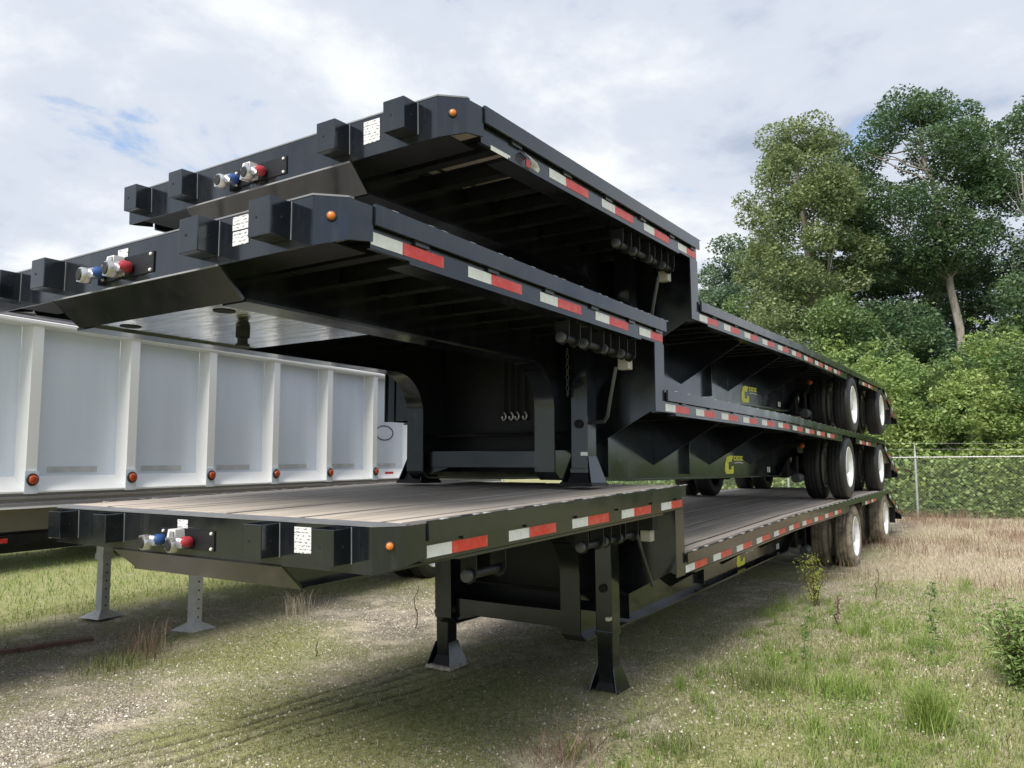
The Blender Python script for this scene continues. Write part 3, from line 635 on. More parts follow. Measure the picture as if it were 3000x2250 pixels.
    for x0, x1 in cols:
        B().hexa([(x0, DOVE0, .99 + off(DOVE0)), (x1, DOVE0, .99 + off(DOVE0)), (x1, DOVE1 - .01, .965 + dove(DOVE1)), (x0, DOVE1 - .01, .965 + dove(DOVE1)),
                  (x0, DOVE0, 1.019 + off(DOVE0)), (x1, DOVE0, 1.019 + off(DOVE0)), (x1, DOVE1 - .01, .995 + dove(DOVE1)), (x0, DOVE1 - .01, .995 + dove(DOVE1))]).obj('dovetail_plank', 'deck_wood', T)
    # ---- individual details
    if idx == 1:
        for k in range(9):
            z = 1.29 - k * .037
            b = B(); n = 10; pts = []
            for i in range(n + 1):
                a = 2 * math.pi * i / n; u = .011 * math.cos(a); v = .022 * math.sin(a)
                pts.append((.73 + (u if k % 2 else 0), 2.80 + (0 if k % 2 else u), z + v))
            b.tube(pts, .0035, 6, False).obj('chain_link', 'dark_steel', T, 60)
        for x in (.015, .08, .135, .205):
            hk = B().tube([(x, 3.08, 1.36), (x, 3.08, .90)], .006, 8).obj('chain_hanger', BD, T, 60)
            B().tube([(x, 3.08, .90), (x + .016, 3.08, .880), (x + .016, 3.08, .855), (x, 3.08, .838), (x - .018, 3.08, .85), (x - .018, 3.08, .868)], .008, 8).obj('hook', 'silver', hk, 60)
    if idx == 2:   # the first strip of tape has peeled off and curls at its end
        tp = B().box(1.2865, 1.2885, .30, .47, 1.330, 1.352).obj('white_tape', 'tape_white', T, label='torn remainder of the first white tape strip')
        b = B(); cur = [(1.292, .58, 1.410), (1.312, .56, 1.395), (1.330, .585, 1.372), (1.322, .62, 1.352), (1.300, .64, 1.345)]
        vs = [[b.bm.verts.new((x + d * .004, y + d * .075, z - d * .012)) for d in (0, 1)] for x, y, z in cur]
        for p, q in zip(vs, vs[1:]): b.bm.faces.new((p[0], p[1], q[1], q[0]))
        bmesh.ops.solidify(b.bm, geom=b.bm.faces[:], thickness=.002)
        b.obj('peeled_tape', 'tape_white', T, label='white tape curling off the rail')
        B().box(1.2865, 1.2886, .62, .66, 1.345, 1.385).obj('red_tape', 'tape_red', T)

GROUP = 'black step deck trailers stacked on each other'
TRAILERS = []
def pose(d, r, p, piv):
    M = Matrix.Translation((d[0], d[1] + piv, d[2])) @ Matrix.Rotation(r, 4, 'Z') @ Matrix.Rotation(p, 4, 'X') @ Matrix.Translation((0, -piv, 0))
    return M
random.seed(5)
for i, (lab, M) in enumerate((
        ('black step deck trailer at the bottom of the stack, muddy tyres, legs on the ground', pose((0, 0, 0), 0, .009024, 12)),
        ('black step deck trailer in the middle of the stack, kingpin showing above the white trailer', pose((.0177, -.4003, .9252), .00082, -.01682, 13)),
        ('black step deck trailer on top of the stack, tape peeling near its front corner', pose((-.0212, .3383, 1.9454), .00621, .0118, 13)))):
    t = thing('step_deck_trailer', lab, 'trailer', M.to_translation(), M.to_euler(), GROUP)
    build_trailer(t, i); TRAILERS.append(t)
# ------------------------------------------------------------------ white dump trailer on the left
def build_white():
    a = R(5.5); n = Vector((math.cos(a), math.sin(a), 0)); t = thing('dump_trailer', 'long white ribbed dump trailer parked left of the black stack', 'trailer', n * -3.05, (-.012, 0, a))
    # local frame: x = 0 is the outer face of the near side, negative inward; y runs rearward; z above ground
    T = t; WP = 'white_paint'; S0, S1 = -2.9, 8.8; D = .155; PW = .088
    posts = [.985 + .873 * k + .05 for k in range(-4, 9)]
    Wd = 2.58
    # walls: one panel per bay, on both sides
    edges = [S0] + [p for p in posts] + [S1]
    for a0, a1 in zip(edges, edges[1:]):
        B().box(-D - .012, -D, a0 + PW * .5 + .002, a1 - PW * .5 - .002, 1.50, 2.74).obj('side_panel', 'panel_paint', T)
        B().box(-Wd + D, -Wd + D + .012, a0 + PW * .5 + .002, a1 - PW * .5 - .002, 1.50, 2.74).obj('side_panel', 'panel_paint', T)
        m = (a0 + a1) / 2
        if a1 - a0 > .6: B().box(-D + .0005, -D + .003, m - .22, m + .22, 1.565, 1.615).obj('faded_tape', 'silver_paint', T)
    # flared skirt along the bottom
    B().sweep([(S0, 0), (S1, 0)], [(-D - .012, 1.535), (-D - .010, 1.515), (-.010, 1.412), (.012, 1.412), (.012, 1.425), (-D, 1.540)]).obj('skirt', WP, T)
    B().sweep([(S0, 0), (S1, 0)], [(-Wd + D + .012, 1.535), (-Wd + D + .010, 1.515), (-Wd + .010, 1.412), (-Wd - .012, 1.412), (-Wd - .012, 1.425), (-Wd + D, 1.540)]).obj('skirt', WP, T)
    for p in posts:
        po = B().prism([(-D + .0005, p - PW / 2), (-.001, p - PW / 2), (-.001, p + PW / 2), (-D + .0005, p + PW / 2)], 'z', 1.418, 2.742).obj('side_post', WP, T)
        B().box(-Wd + .001, -Wd + D - .0005, p - PW / 2, p + PW / 2, 1.418, 2.742).obj('side_post', WP, T)
        B().box(.0, .014, p - PW / 2 - .012, p + PW / 2 + .006, 1.405, 1.585).obj('post_foot', 'panel_paint', po)
        lm = B().lathe([(0, .015), (.046, .015), (.050, .022), (.046, .032), (.038, .034), (0, .034)], (0, p, 1.515), (1, 0, 0), 24).obj('marker_lamp', 'rubber', T, 40)
        B().lathe([(.037, .034), (.034, .042), (.020, .048), (0, .050)], (0, p, 1.515), (1, 0, 0), 24).obj('lens', 'orange_lens', lm, 80)
    # top rail with ribbed band above
    for s, x in ((1, 0), (-1, -Wd)):
        tr = B().sweep([(S0, 0), (S1, 0)], [(x + s * -.175, 2.742), (x + s * .020, 2.742), (x + s * .026, 2.752), (x + s * .026, 2.772), (x + s * .012, 2.780), (x + s * -.175, 2.780)]).obj('top_rail', WP, T)
        for k in range(3):
            z = 2.782 + k * .040
            B().sweep([(S0, 0), (S1, 0)], [(x + s * -.17, z), (x + s * -.030, z), (x + s * -.008, z + .010), (x + s * -.008, z + .024), (x + s * -.030, z + .036), (x + s * -.17, z + .036)]).obj('rail_rib', 'aluminium', tr)
        br = B().sweep([(S0, 0), (S1, 0)], [(x + s * -.10, 1.310), (x + s * .012, 1.310), (x + s * .012, 1.334), (x + s * -.006, 1.342), (x + s * -.006, 1.362), (x + s * .010, 1.368), (x + s * .010, 1.386), (x + s * -.006, 1.392), (x + s * -.006, 1.4105), (x + s * -.10, 1.4105)]).obj('bottom_rail', 'aluminium', T)
        B().sweep([(S0, 0), (S1, 0)], [(x + s * -.09, 1.292), (x + s * .016, 1.292), (x + s * .016, 1.309), (x + s * -.09, 1.309)]).obj('rail_lip', WP, br)
    B().box(-Wd + D, -D, S0, S0 + .02, 1.45, 2.74).obj('front_wall', 'panel_paint', T)
    B().box(-Wd + D, -D, S1 - .02, S1, 1.45, 2.74).obj('tailgate', 'panel_paint', T)
    B().box(-Wd + .09, -.09, S0, S1, 1.340, 1.38).obj('floor_plate', 'aluminium', T)
    for x in (-.42, -Wd + .42):
        B().box(x - .05, x + .05, S0 + .3, S1 - .2, 1.09, 1.339).obj('frame_beam', 'beige_frame', T)
        B().box(x - .045, x + .045, S0 + .3, 2.6, .92, 1.089).obj('under_frame', BD, T)
    for s, x in ((1, -.20), (-1, -Wd + .20)):
        sb = B().box(x - .03, x + .03, S0 + .6, 2.1, 1.00, 1.075).obj('side_guard', BD, T)
        B().box(*sorted((x + s * .0305, x + s * .0325)), .30, .98, 1.022, 1.058).obj('red_tape', 'tape_red', sb); B().box(*sorted((x + s * .0305, x + s * .0325)), 1.31, 1.36, 1.030, 1.062).obj('white_tape', 'tape_white', sb)
    B().box(-.0005, .0015, 5.62, 5.80, 1.475, 1.505).obj('red_tape', 'tape_red', T)
    # oval emblem on the panel behind the fifth lamp
    b = B(); pts = [(-D + .004, 5.80 + .19 * math.cos(u), 2.02 + .095 * math.sin(u)) for u in np.linspace(0, 2 * math.pi, 41)]
    b.tube(pts, .006, 6, False).obj('oval_emblem', BD, T, 60)
    # landing legs
    for x in (-.54, -2.02):
        y = 3.12
        lg = B().box(x - .062, x + .062, y - .062, y + .062, .58, 1.339, .006).obj('landing_leg', 'leg_silver', T)
        B().box(x - .050, x + .050, y - .050, y + .050, -.05, .60, .005).obj('inner_tube', 'leg_silver', lg)
        B().box(x - .070, x + .070, y - .070, y + .070, .56, .62, .004).obj('collar', 'leg_silver', lg)
        for k in range(6): B().lathe([(0, 0), (.010, 0), (.010, .003), (0, .003)], (x + .0495, y, .05 + k * .09), (1, 0, 0), 10).obj('pin_hole', 'hole_black', lg)
        B().hexa([(x - .16, y - .16, -.075), (x + .16, y - .16, -.075), (x + .16, y + .16, -.075), (x - .16, y + .16, -.075), (x - .055, y - .055, -.005), (x + .055, y - .055, -.005), (x + .055, y + .055, -.005), (x - .055, y + .055, -.005)]).obj('leg_foot', 'leg_silver', lg)
    # rear wheels
    for y in (6.9, 8.1):
        B().tube([(-Wd + .4, y, .42), (-.4, y, .42)], .06, 12).obj('axle', BD, T, 60)
        for x1, s, o_ in ((0 - .03, 1, True), (-.35, 1, False), (-Wd + .03, -1, True), (-Wd + .35, -1, False)):
            w = wheel(T, abs(x1) if s < 0 else x1, y, .42, s, 'tyre_clean', o_)
    return t
build_white()

# ------------------------------------------------------------------ dark trailer beyond the white one
def build_far():
    T = thing('flatbed_trailer', 'low black flatbed trailer glimpsed in the dark under the white trailer', 'trailer', (-9.6, 0, 0), (0, 0, R(5)))
    B().box(-.03, 0, -6, 9, .62, .98).obj('side_rail', BD, T); B().box(-2.5, -2.47, -6, 9, .62, .98).obj('side_rail', BD, T)
    B().box(-2.469, -.031, -6, 9, .90, .96).obj('deck', 'deck_wood', T)
    for x in (-.7, -1.8): B().box(x - .06, x + .06, -6, 9, .50, .899).obj('frame_beam', BD, T)
    for x in (-.45, -2.05): B().box(x - .06, x + .06, -3.6, -3.48, -.18, .89).obj('landing_leg', BD, T)
    for y in (6.2, 7.5):
        B().tube([(-2.0, y, .36), (-.5, y, .36)], .06, 12).obj('axle', BD, T, 60)
        for x1, s in ((-.04, 1), (2.46, -1)): wheel(T, x1, y, .36, s, 'tyre_clean', True)
build_far()

# ------------------------------------------------------------------ scrap lying left of the stack
b = B(); b.box(-.05, .05, -.65, .65, 0, .05, .008)
o = b.obj('rusty_beam', 'rust'); o.location = (-4.55, 1.35, float(height(np.array([-4.55]), np.array([1.35]))[0]) - .012); o.rotation_euler = (0, 0, R(-18))
tag(o, 'short rusty steel beam lying in the shade by the white trailer', 'beam')

# ------------------------------------------------------------------ chain link fence
def hz(x, y): return float(height(np.array([float(x)]), np.array([float(y)]))[0])
def build_fence():
    F = thing('chain_link_fence', 'galvanised chain link fence with barbed wire along the wood', 'fence', (0, 19.2, 0))
    x0, x1 = -12.0, 13.2; top = 1.47
    p0 = None
    for k in range(9):
        x = 1.226 - 12.2 + k * 3.05 + .0
        p = B().lathe([(0, -.15), (.030, -.15), (.030, 1.50), (.024, 1.515), (.012, 1.82), (0, 1.825)], (x, 0, 0), (0, 0, 1), 12).obj('post', 'galvanised', F, 40)
        p.location = (0, 0, hz(x, 19.2))
    B().tube([(x, -.035, top + hz(x, 19.2) * .5) for x in np.linspace(x0, x1, 40)], .017, 10).obj('top_rail', 'galvanised', F, 60)
    for z in (1.64, 1.78):
        B().tube([(x, -.03, z + .012 * math.sin(x * 1.3)) for x in np.linspace(x0, x1, 60)], .0011, 5).obj('barbed_wire', 'galvanised', F)
    # woven mesh: two families of diagonal wires
    V = []; Fc = []; pitch = .075; w = .0012; H = top + .03
    for d in (1, -1):
        for k in range(int((x1 - x0 + H) / pitch)):
            xs = x0 - (H if d > 0 else 0) + k * pitch
            a = Vector((xs, -.05 - .006 * d, -.02)); c = Vector((xs + d * H, -.05 - .006 * d, H))
            if d < 0: a.x += 0
            lo, hi = min(a.x, c.x), max(a.x, c.x)
            if lo < x0 or hi > x1: continue
            nrm = (c - a).cross(Vector((0, 1, 0))).normalized() * w; i = len(V)
            V += [a - nrm, a + nrm, c + nrm, c - nrm, a - nrm + Vector((0, .004, 0)), a + nrm + Vector((0, .004, 0)), c + nrm + Vector((0, .004, 0)), c - nrm + Vector((0, .004, 0))]
            Fc += [(i, i + 1, i + 2, i + 3), (i + 4, i + 7, i + 6, i + 5), (i, i + 3, i + 7, i + 4), (i + 1, i + 5, i + 6, i + 2)]
    m = np_mesh('wire_mesh', np.array([list(v) for v in V]), np.array(Fc), 'galvanised', F); m['kind'] = 'stuff'
build_fence()

# ------------------------------------------------------------------ trees and shrubs
def leaf_quads(pos, size, rng, up=0.35, aspect=0.55):
    """leaf-sized bent quads at positions"""
    n = len(pos)
    d = rng.normal(size=(n, 3)); d[:, 2] *= 0.6; d /= np.linalg.norm(d, axis=1)[:, None]
    nn = rng.normal(size=(n, 3)); nn[:, 2] += up * 3; nn -= d * (nn * d).sum(1)[:, None]; nn /= np.linalg.norm(nn, axis=1)[:, None]
    s = np.cross(d, nn); L_ = (size * rng.uniform(.6, 1.35, n))[:, None]; w = L_ * aspect * .5
    a = pos - d * L_ * .5; c = pos + d * L_ * .5
    m1 = pos + s * w + nn * L_ * .10; m2 = pos - s * w + nn * L_ * .10
    V = np.stack([a, m1, c, m2], 1).reshape(-1, 3); i = np.arange(n)[:, None] * 4
    return V, i + np.array([[0, 1, 2, 3]])
def lobes(rng, c, rad, n, r0, r1, flat=1.0, bias=0.0):
    """random clump centres through an ellipsoid's shell"""
    out = []
    while len(out) < n:
        p = rng.normal(size=3); p /= np.linalg.norm(p); q = rng.uniform(.35, 1.0) ** .5
        p = p * q
        if p[2] < -.75 + bias: continue
        out.append((np.array(c) + p * np.array(rad), rng.uniform(r0, r1)))
    return out
def crown_mesh(rng, clumps, per, size, mat, parent, name='crown', flat=.65, up=.35):
    P_ = []
    for c, r in clumps:
        k = int(per * (r / .8) ** 2); p = rng.normal(size=(k, 3)); p /= np.linalg.norm(p, axis=1)[:, None]
        p *= (rng.uniform(.25, 1.0, k) ** .45)[:, None] * r; p[:, 2] *= flat; p[:, 2] -= .12 * r * (p[:, 0] ** 2 + p[:, 1] ** 2) / r ** 2
        P_.append(c + p)
    V, F = leaf_quads(np.concatenate(P_), size, rng, up)
    return np_mesh(name, V, F, mat, parent)
def limb(b, rng, p, q, r0, r1, n=6, wob=.12):
    p, q = Vector(p), Vector(q); l = (q - p).length; pts = []
    for i in range(n + 1):
        f = i / n; w = wob * l * .12 * math.sin(f * math.pi)
        pts.append(p.lerp(q, f) + Vector(rng.normal(size=3)) * w * (0 if i in (0, n) else 1))
    b.tube(pts, [r0 + (r1 - r0) * i / n for i in range(n + 1)], 8)
def tree(name, label, base, top_c, rad, nclump, cr, per, size, mat, trunk_top, r0, seed, group, lean=None, limbs=12, kind='tree', bias=0.0, flat=.65):
    g = np.random.default_rng(seed); x, y = base; z = hz(x, y) - .1
    t = thing(name, label, kind, (x, y, z), (0, 0, 0), group); o = np.array([x, y, z])
    cl = lobes(g, np.array(top_c) - o, rad, nclump, cr[0], cr[1], bias=bias)
    b = B(); tt = np.array(trunk_top) - o; mid = np.array(lean) - o if lean else tt * .5
    limb(b, g, (0, 0, 0), mid, r0, r0 * .72); limb(b, g, mid, tt, r0 * .72, r0 * .25)
    tr = b.obj('trunk', 'bark', t, 60)
    order = g.permutation(len(cl))[:limbs]
    for k in order:
        c = cl[k][0]; f = min(.95, max(.25, g.uniform(.35, .8)))
        s = mid + (tt - mid) * f
        if c[2] < s[2]: s = mid * .8 + (tt - mid) * .1
        b = B(); limb(b, g, s, c, r0 * .22, r0 * .05); b.obj('branch', 'bark', tr, 60)
    if kind == 'bush':      # loose shoots standing out of the mass
        for c, r in list(cl)[:34]:
            d = c - np.array([0, 0, rad[2] * .6]); d = d / (np.linalg.norm(d) + 1e-6); d[2] = abs(d[2]) + .5
            for f in (.35, .6, .85): cl.append((c + d * f * g.uniform(.35, .75), g.uniform(.10, .24) * (1.2 - f * .5)))
    crown_mesh(g, cl, per, size, mat, t, flat=flat); return t
TG = 'trees of the wood behind the fence'
tree('tall_tree', 'tall light green tree, left one of the two big crowns above the fence', (-3.4, 31.0), (-3.75, 30.9, 10.4), (2.6, 2.4, 5.2), 140, (.50, 1.0), 430, .135, 'leaf_olive', (-3.9, 31, 14.4), .24, 11, TG, (-3.3, 31.0, 7.0), 16)
tree('tall_tree', 'tallest dark green tree with a pale leaning trunk', (2.35, 33.7), (0.15, 33.5, 12.3), (3.4, 2.5, 4.2), 150, (.50, 1.05), 400, .14, 'leaf_dark', (0.5, 33.5, 15.6), .19, 12, TG, (1.27, 33.6, 9.9), 24, bias=-.1)
tree('tall_tree', 'dark green tree cut by the right edge of the picture, high up', (5.2, 35.9), (4.6, 35.7, 12.6), (2.3, 2.0, 3.6), 66, (.5, .95), 380, .14, 'leaf_dark', (4.7, 35.7, 15.0), .2, 13, TG, None, 12)
tree('thin_tree', 'thin sparse greyish tree at the right edge of the picture', (4.3, 30.7), (4.1, 30.7, 9.4), (.85, 1.0, 2.6), 26, (.30, .6), 60, .16, 'leaf_blue', (4.0, 30.7, 11.6), .10, 14, TG, None, 14)
tree('round_tree', 'smaller blue green round tree left of the tall trees, beside the top trailer', (-8.4, 38.0), (-8.35, 38.0, 8.9), (2.4, 2.3, 4.0), 80, (.6, 1.05), 330, .17, 'leaf_blue', (-8.4, 38, 11.5), .2, 15, TG, None, 10)
fill = [(-11.5, 41.0, 11.0, 'leaf_mid', 'mid green tree behind the blue green round tree, left side'), (-6.4, 40.5, 12.2, 'leaf_blue', 'blue green tree between the round tree and the light green crown'), (-4.6, 37.5, 11.2, 'leaf_mid', 'mid green tree behind the light green trunk'),
        (-2.4, 38.5, 11.6, 'leaf_dark', 'dark tree filling the gap between the two tall crowns'), (-0.4, 37.0, 10.8, 'leaf_blue', 'blue green tree left behind the leaning trunk'), (1.2, 39.0, 11.0, 'leaf_mid', 'mid green tree straight behind the leaning trunk'),
        (3.2, 37.8, 11.2, 'leaf_blue', 'blue green tree right behind the leaning trunk'), (5.3, 38.6, 11.8, 'leaf_dark', 'dark tree behind the thin sparse tree at the right')]
for k, (x, y, h, m, lab) in enumerate(fill):
    tree('background_tree', lab, (x, y), (x, y, h * .56), (1.9, 1.9, h * .45), 62, (.6, 1.05), 260, .18, m, (x, y, h * .8), .14, 90 + k, 'background trees deep in the wood', None, 6, bias=-.2)
back = [((-6.3, 30.2), 7.9, 1.9, 'leaf_mid', 'mid green understorey tree right behind the top trailer tail'), ((-9.8, 33.5), 7.6, 2.0, 'leaf_bright', 'bright green understorey tree peeping out beside the top trailer step'),
        ((-3.9, 28.4), 7.3, 1.9, 'leaf_olive', 'olive understorey tree below the light green crown'), ((-1.9, 28.8), 7.4, 1.8, 'leaf_mid', 'mid green understorey tree between the two tall trunks'),
        ((-0.5, 29.9), 7.6, 1.7, 'leaf_dark', 'dark understorey tree left of the leaning trunk foot'), ((1.0, 30.4), 5.0, 1.5, 'leaf_dark', 'low dark understorey tree under the leaning trunk'),
        ((3.75, 30.0), 6.6, 1.5, 'leaf_mid', 'mid green understorey tree right of the leaning trunk'), ((4.9, 29.5), 8.6, 1.7, 'leaf_dark', 'dark understorey tree at the right edge under the thin tree')]
for k, ((x, y), h, r, m, lab) in enumerate(back):
    tree('understorey_tree', lab, (x, y), (x, y, h * .54), (r * 1.1, r * 1.1, h * .48), 60, (.5, .95), 380, .135, m, (x, y, h * .8), .11, 40 + k, 'understorey trees behind the fence', None, 6, bias=-.2)
shr = [((-0.9, 22.9), 4.9, 1.35, 'leaf_bright', 'tall yellow green bush just right of the trailer tails'), ((0.35, 22.3), 4.3, 1.25, 'leaf_bright', 'yellow green bush behind the fence post'),
       ((1.5, 23.4), 4.7, 1.3, 'leaf_mid', 'mid green bush second right of the fence post'), ((2.35, 21.9), 3.9, 1.1, 'leaf_bright', 'lower bright bush in front near the right edge'),
       ((3.05, 23.8), 5.4, 1.2, 'leaf_bright', 'highest bright bush near the right edge'), ((4.0, 22.8), 4.9, 1.3, 'leaf_mid', 'mid green bush cut by the right edge'),
       ((-2.4, 23.8), 5.6, 1.5, 'leaf_mid', 'mid green bush partly behind the top trailer tail'), ((-4.2, 24.8), 5.8, 1.6, 'leaf_olive', 'olive bush above the rear of the top trailer deck')]
for k, ((x, y), h, r, m, lab) in enumerate(shr):
    tree('bush', lab, (x, y), (x, y, h * .50), (r, r, h * .46), 58, (.30, .72), 520, .105, m, (x, y, h * .75), .05, 60 + k, 'bushes behind the fence', None, 5, 'bush', -.25, .55)
# leafy vines covering the ground behind the fence
g = np.random.default_rng(77); n = 80000
x = g.uniform(-9, 12, n); y = 19.6 + g.uniform(0, 1, n) ** 1.3 * 5.5
hh = (1.0 + 1.2 * fbm(x, y, 5, .8, 3)) * sst(19.3, 20.6, y)
P_ = np.stack([x, y, height(x, y) + hh * g.uniform(.05, 1, n) ** .6], -1)
V, F_ = leaf_quads(P_, .11, g, .6, .8); o = np_mesh('vine_cover', V, F_, 'leaf_bright'); tag(o, 'dense green vines smothering the ground behind the fence', None, None, 'stuff')
# ------------------------------------------------------------------ grass, straw and pebbles
def blades(x, y, h, w, g, lean=.5, seg2=True):
    n = len(x); z = height(x, y); a = g.uniform(0, 2 * math.pi, n); l = g.uniform(.1, 1, n) * lean; dx, dy = np.cos(a), np.sin(a)
    b = g.uniform(0, 2 * math.pi, n); sx, sy = np.cos(b) * w, np.sin(b) * w
    p0 = np.stack([x - sx, y - sy, z - .004], -1); p1 = np.stack([x + sx, y + sy, z - .004], -1)
    mx, my = x + dx * l * h * .35, y + dy * l * h * .35
    m0 = np.stack([mx - sx * .7, my - sy * .7, z + h * .6], -1); m1 = np.stack([mx + sx * .7, my + sy * .7, z + h * .6], -1)
    tp = np.stack([x + dx * l * h, y + dy * l * h, z + h * (1 - .35 * l)], -1)
    V = np.stack([p0, p1, m1, m0, tp], 1).reshape(-1, 3); i = np.arange(n)[:, None] * 5
    # quads + tip as degenerate-free quads (tip triangle given as tri mesh)
    F = np.concatenate([i + np.array([[0, 1, 2]]), i + np.array([[0, 2, 3]]), i + np.array([[3, 2, 4]])], 0)
    return V, F
def scatter(n, g, xr, yr, keep, bias=1.0):
    x = g.uniform(*xr, n); y = yr[0] + (yr[1] - yr[0]) * g.uniform(0, 1, n) ** bias
    k = keep(x, y) > g.uniform(0, 1, n); return x[k], y[k]
g = np.random.default_rng(101)
# short green growth where the cover map says so
x, y = scatter(235000, g, (-6.5, 5.2), (-.5, 9), lambda x, y: np.clip((cover_map(x, y)[0] - .32) * 1.6, 0, 1) * (1 - .8 * np.clip(rut_depth(x, y) * 40, 0, 1)), 1.35)
tall = sst(1.3, 2.4, x) * sst(6.2, 4.0, y) * (.25 + .75 * sst(.36, .6, fbm(x, y, 88, 1.9, 3)))
h = g.uniform(.010, .032, len(x)) * (1 + tall * 3.0 * g.uniform(.0, 1, len(x)) ** 2)
V, F_ = blades(x, y, h, .0021 + .0006 * tall, g, 1.3); o = np_mesh('grass', V, F_, 'grass'); tag(o, 'short patchy green grass over the yard', None, None, 'stuff')
x, y = scatter(45000, g, (-14, -3.5), (-1, 14), lambda x, y: np.clip(cover_map(x, y)[0], 0, 1) * sst(-4.6, -6.2, x), 1.0)
V, F_ = blades(x, y, g.uniform(.03, .09, len(x)), .004, g, .8); o = np_mesh('grass', V, F_, 'grass_bright'); tag(o, 'bright grass strip beyond the white trailer', None, None, 'stuff')
x, y = scatter(50000, g, (1.0, 5.2), (.8, 8.5), lambda x, y: .9 * sst(.40, .58, fbm(x, y, 93, 1.6, 4)), 1.2)
V, F_ = blades(x, y, g.uniform(.015, .06, len(x)), .0022, g, 1.8); o = np_mesh('dry_straw', V, F_, 'straw'); tag(o, 'dry bleached straw among the green grass at the bottom right', None, None, 'stuff')
# dry straw and dead stems on the right
x, y = scatter(90000, g, (.9, 6.5), (2.6, 19.5), lambda x, y: np.clip(cover_map(x, y)[1] - .25, 0, 1), 1.2)
V, F_ = blades(x, y, g.uniform(.02, .075, len(x)) * (1 + .4 * sst(8, 14, y)), .0026 + .0009 * sst(6, 12, y), g, 2.2); o = np_mesh('dry_straw', V, F_, 'straw'); tag(o, 'pale dry straw littering the ground right of the stack', None, None, 'stuff')
x, y = scatter(20000, g, (.9, 7.5), (7.5, 19.8), lambda x, y: .04 + .96 * sst(.44, .62, fbm(x, y, 55, .9, 4)), .8)
V, F_ = blades(x, y, g.uniform(.05, .26, len(x)) * (1 + .5 * sst(17.5, 19, y)), .0038, g, .7); o = np_mesh('dead_stems', V, F_, 'straw_brown'); tag(o, 'brown dead weed stems in front of the fence', None, None, 'stuff')
# uneven weeds and longer grass in the bottom right and around the trailer
g = np.random.default_rng(333); cx, cy = scatter(1700, g, (1.1, 6.0), (.9, 9.5), lambda x, y: (.25 + .75 * sst(.40, .56, fbm(x, y, 99, 1.2, 3))) * sst(9.5, 5.5, y) * sst(1.1, 1.7, x + .10 * y), 1.2)
k = g.integers(12, 60, len(cx)); hc = np.repeat(g.uniform(.05, .17, len(cx)) * g.choice([.7, 1, 1, 1.6], len(cx)), k); rc = np.repeat(g.uniform(.02, .07, len(cx)), k)
x = np.repeat(cx, k) + g.normal(size=k.sum()) * rc; y = np.repeat(cy, k) + g.normal(size=k.sum()) * rc
V, F_ = blades(x, y, hc * g.uniform(.4, 1.1, len(x)), .0021, g, 1.1); o = np_mesh('tall_grass', V, F_, 'grass_bright'); tag(o, 'uneven longer grass growing across the bottom right', None, None, 'stuff')
x, y = scatter(45000, g, (.6, 4.5), (.8, 8.5), lambda x, y: sst(.42, .58, fbm(x, y, 111, 1.5, 4)) * sst(.8, 1.9, x) * .9, 1.2)
P_ = np.stack([x, y, height(x, y) + g.uniform(.003, .06, len(x)) * sst(1.2, 2.4, x)], -1); V, F_ = leaf_quads(P_, .022, g, .6, .5); o = np_mesh('small_weeds', V, F_, 'leaf_bright'); tag(o, 'small leafy weeds creeping through the grass', None, None, 'stuff')
x, y = scatter(2600, g, (1.3, 4.4), (1.0, 5.5), lambda x, y: sst(.46, .62, fbm(x, y, 121, 1.4, 3)), 1.2)
P_ = np.stack([x, y, height(x, y) + g.uniform(.02, .09, len(x))], -1); V, F_ = leaf_quads(P_, .013, g, 1.2, .9); o = np_mesh('tiny_flowers', V, F_, 'petal'); tag(o, 'tiny whitish seed heads speckling the grass at the bottom right', None, None, 'stuff')
x, y = scatter(40000, g, (-4.6, 1.4), (-.3, 6), lambda x, y: np.clip(cover_map(x, y)[0] - .42, 0, 1) * 1.2 * sst(.45, .6, fbm(x, y, 131, 2.2, 3)), 1.3)
P_ = np.stack([x, y, height(x, y) + g.uniform(.002, .018, len(x))], -1); V, F_ = leaf_quads(P_, .016, g, .8, .6); o = np_mesh('clover', V, F_, 'leaf_mid'); tag(o, 'low clover and moss in patches on the gravel', None, None, 'stuff')
# pebbles
g = np.random.default_rng(444)
def pebbles(x, y, r, g, name, label):
    n = len(x); ico = np.array([(1, .2, -.5), (-.2, 1, -.5), (-1, -.2, -.5), (.2, -1, -.5), (.15, .1, .75)], float)
    fc = np.array([(0, 1, 4), (1, 2, 4), (2, 3, 4), (3, 0, 4)])
    S = r[:, None] * g.uniform(.6, 1.4, (n, 3)); S[:, 2] *= .8; a = g.uniform(0, 6.28, n); ca, sa = np.cos(a), np.sin(a)
    V = ico[None] * S[:, None, :] * g.uniform(.75, 1.25, (n, 5, 1)); X = V[..., 0] * ca[:, None] - V[..., 1] * sa[:, None]; Y = V[..., 0] * sa[:, None] + V[..., 1] * ca[:, None]
    V = np.stack([X + x[:, None], Y + y[:, None], V[..., 2] + (height(x, y) + r * .3)[:, None]], -1).reshape(-1, 3)
    F = (np.arange(n)[:, None, None] * 5 + fc[None]).reshape(-1, 3); o = np_mesh(name, V, F, 'stone'); tag(o, label, None, None, 'stuff')
x, y = scatter(270000, g, (-5.0, 3.6), (-.3, 8.5), lambda x, y: np.clip(.85 - .75 * cover_map(x, y)[0], .10, 1) * (1 - .95 * np.clip(rut_line(x, y) * 2, 0, 1)) * sst(.26, .52, fbm(x, y, 66, 1.3, 3) + .08), 1.3)
r = .0030 + .0085 * g.uniform(0, 1, len(x)) ** 4 + (g.uniform(0, 1, len(x)) > .994) * .008
pebbles(x, y, r, g, 'gravel', 'pale pebbles scattered over sand and moss')
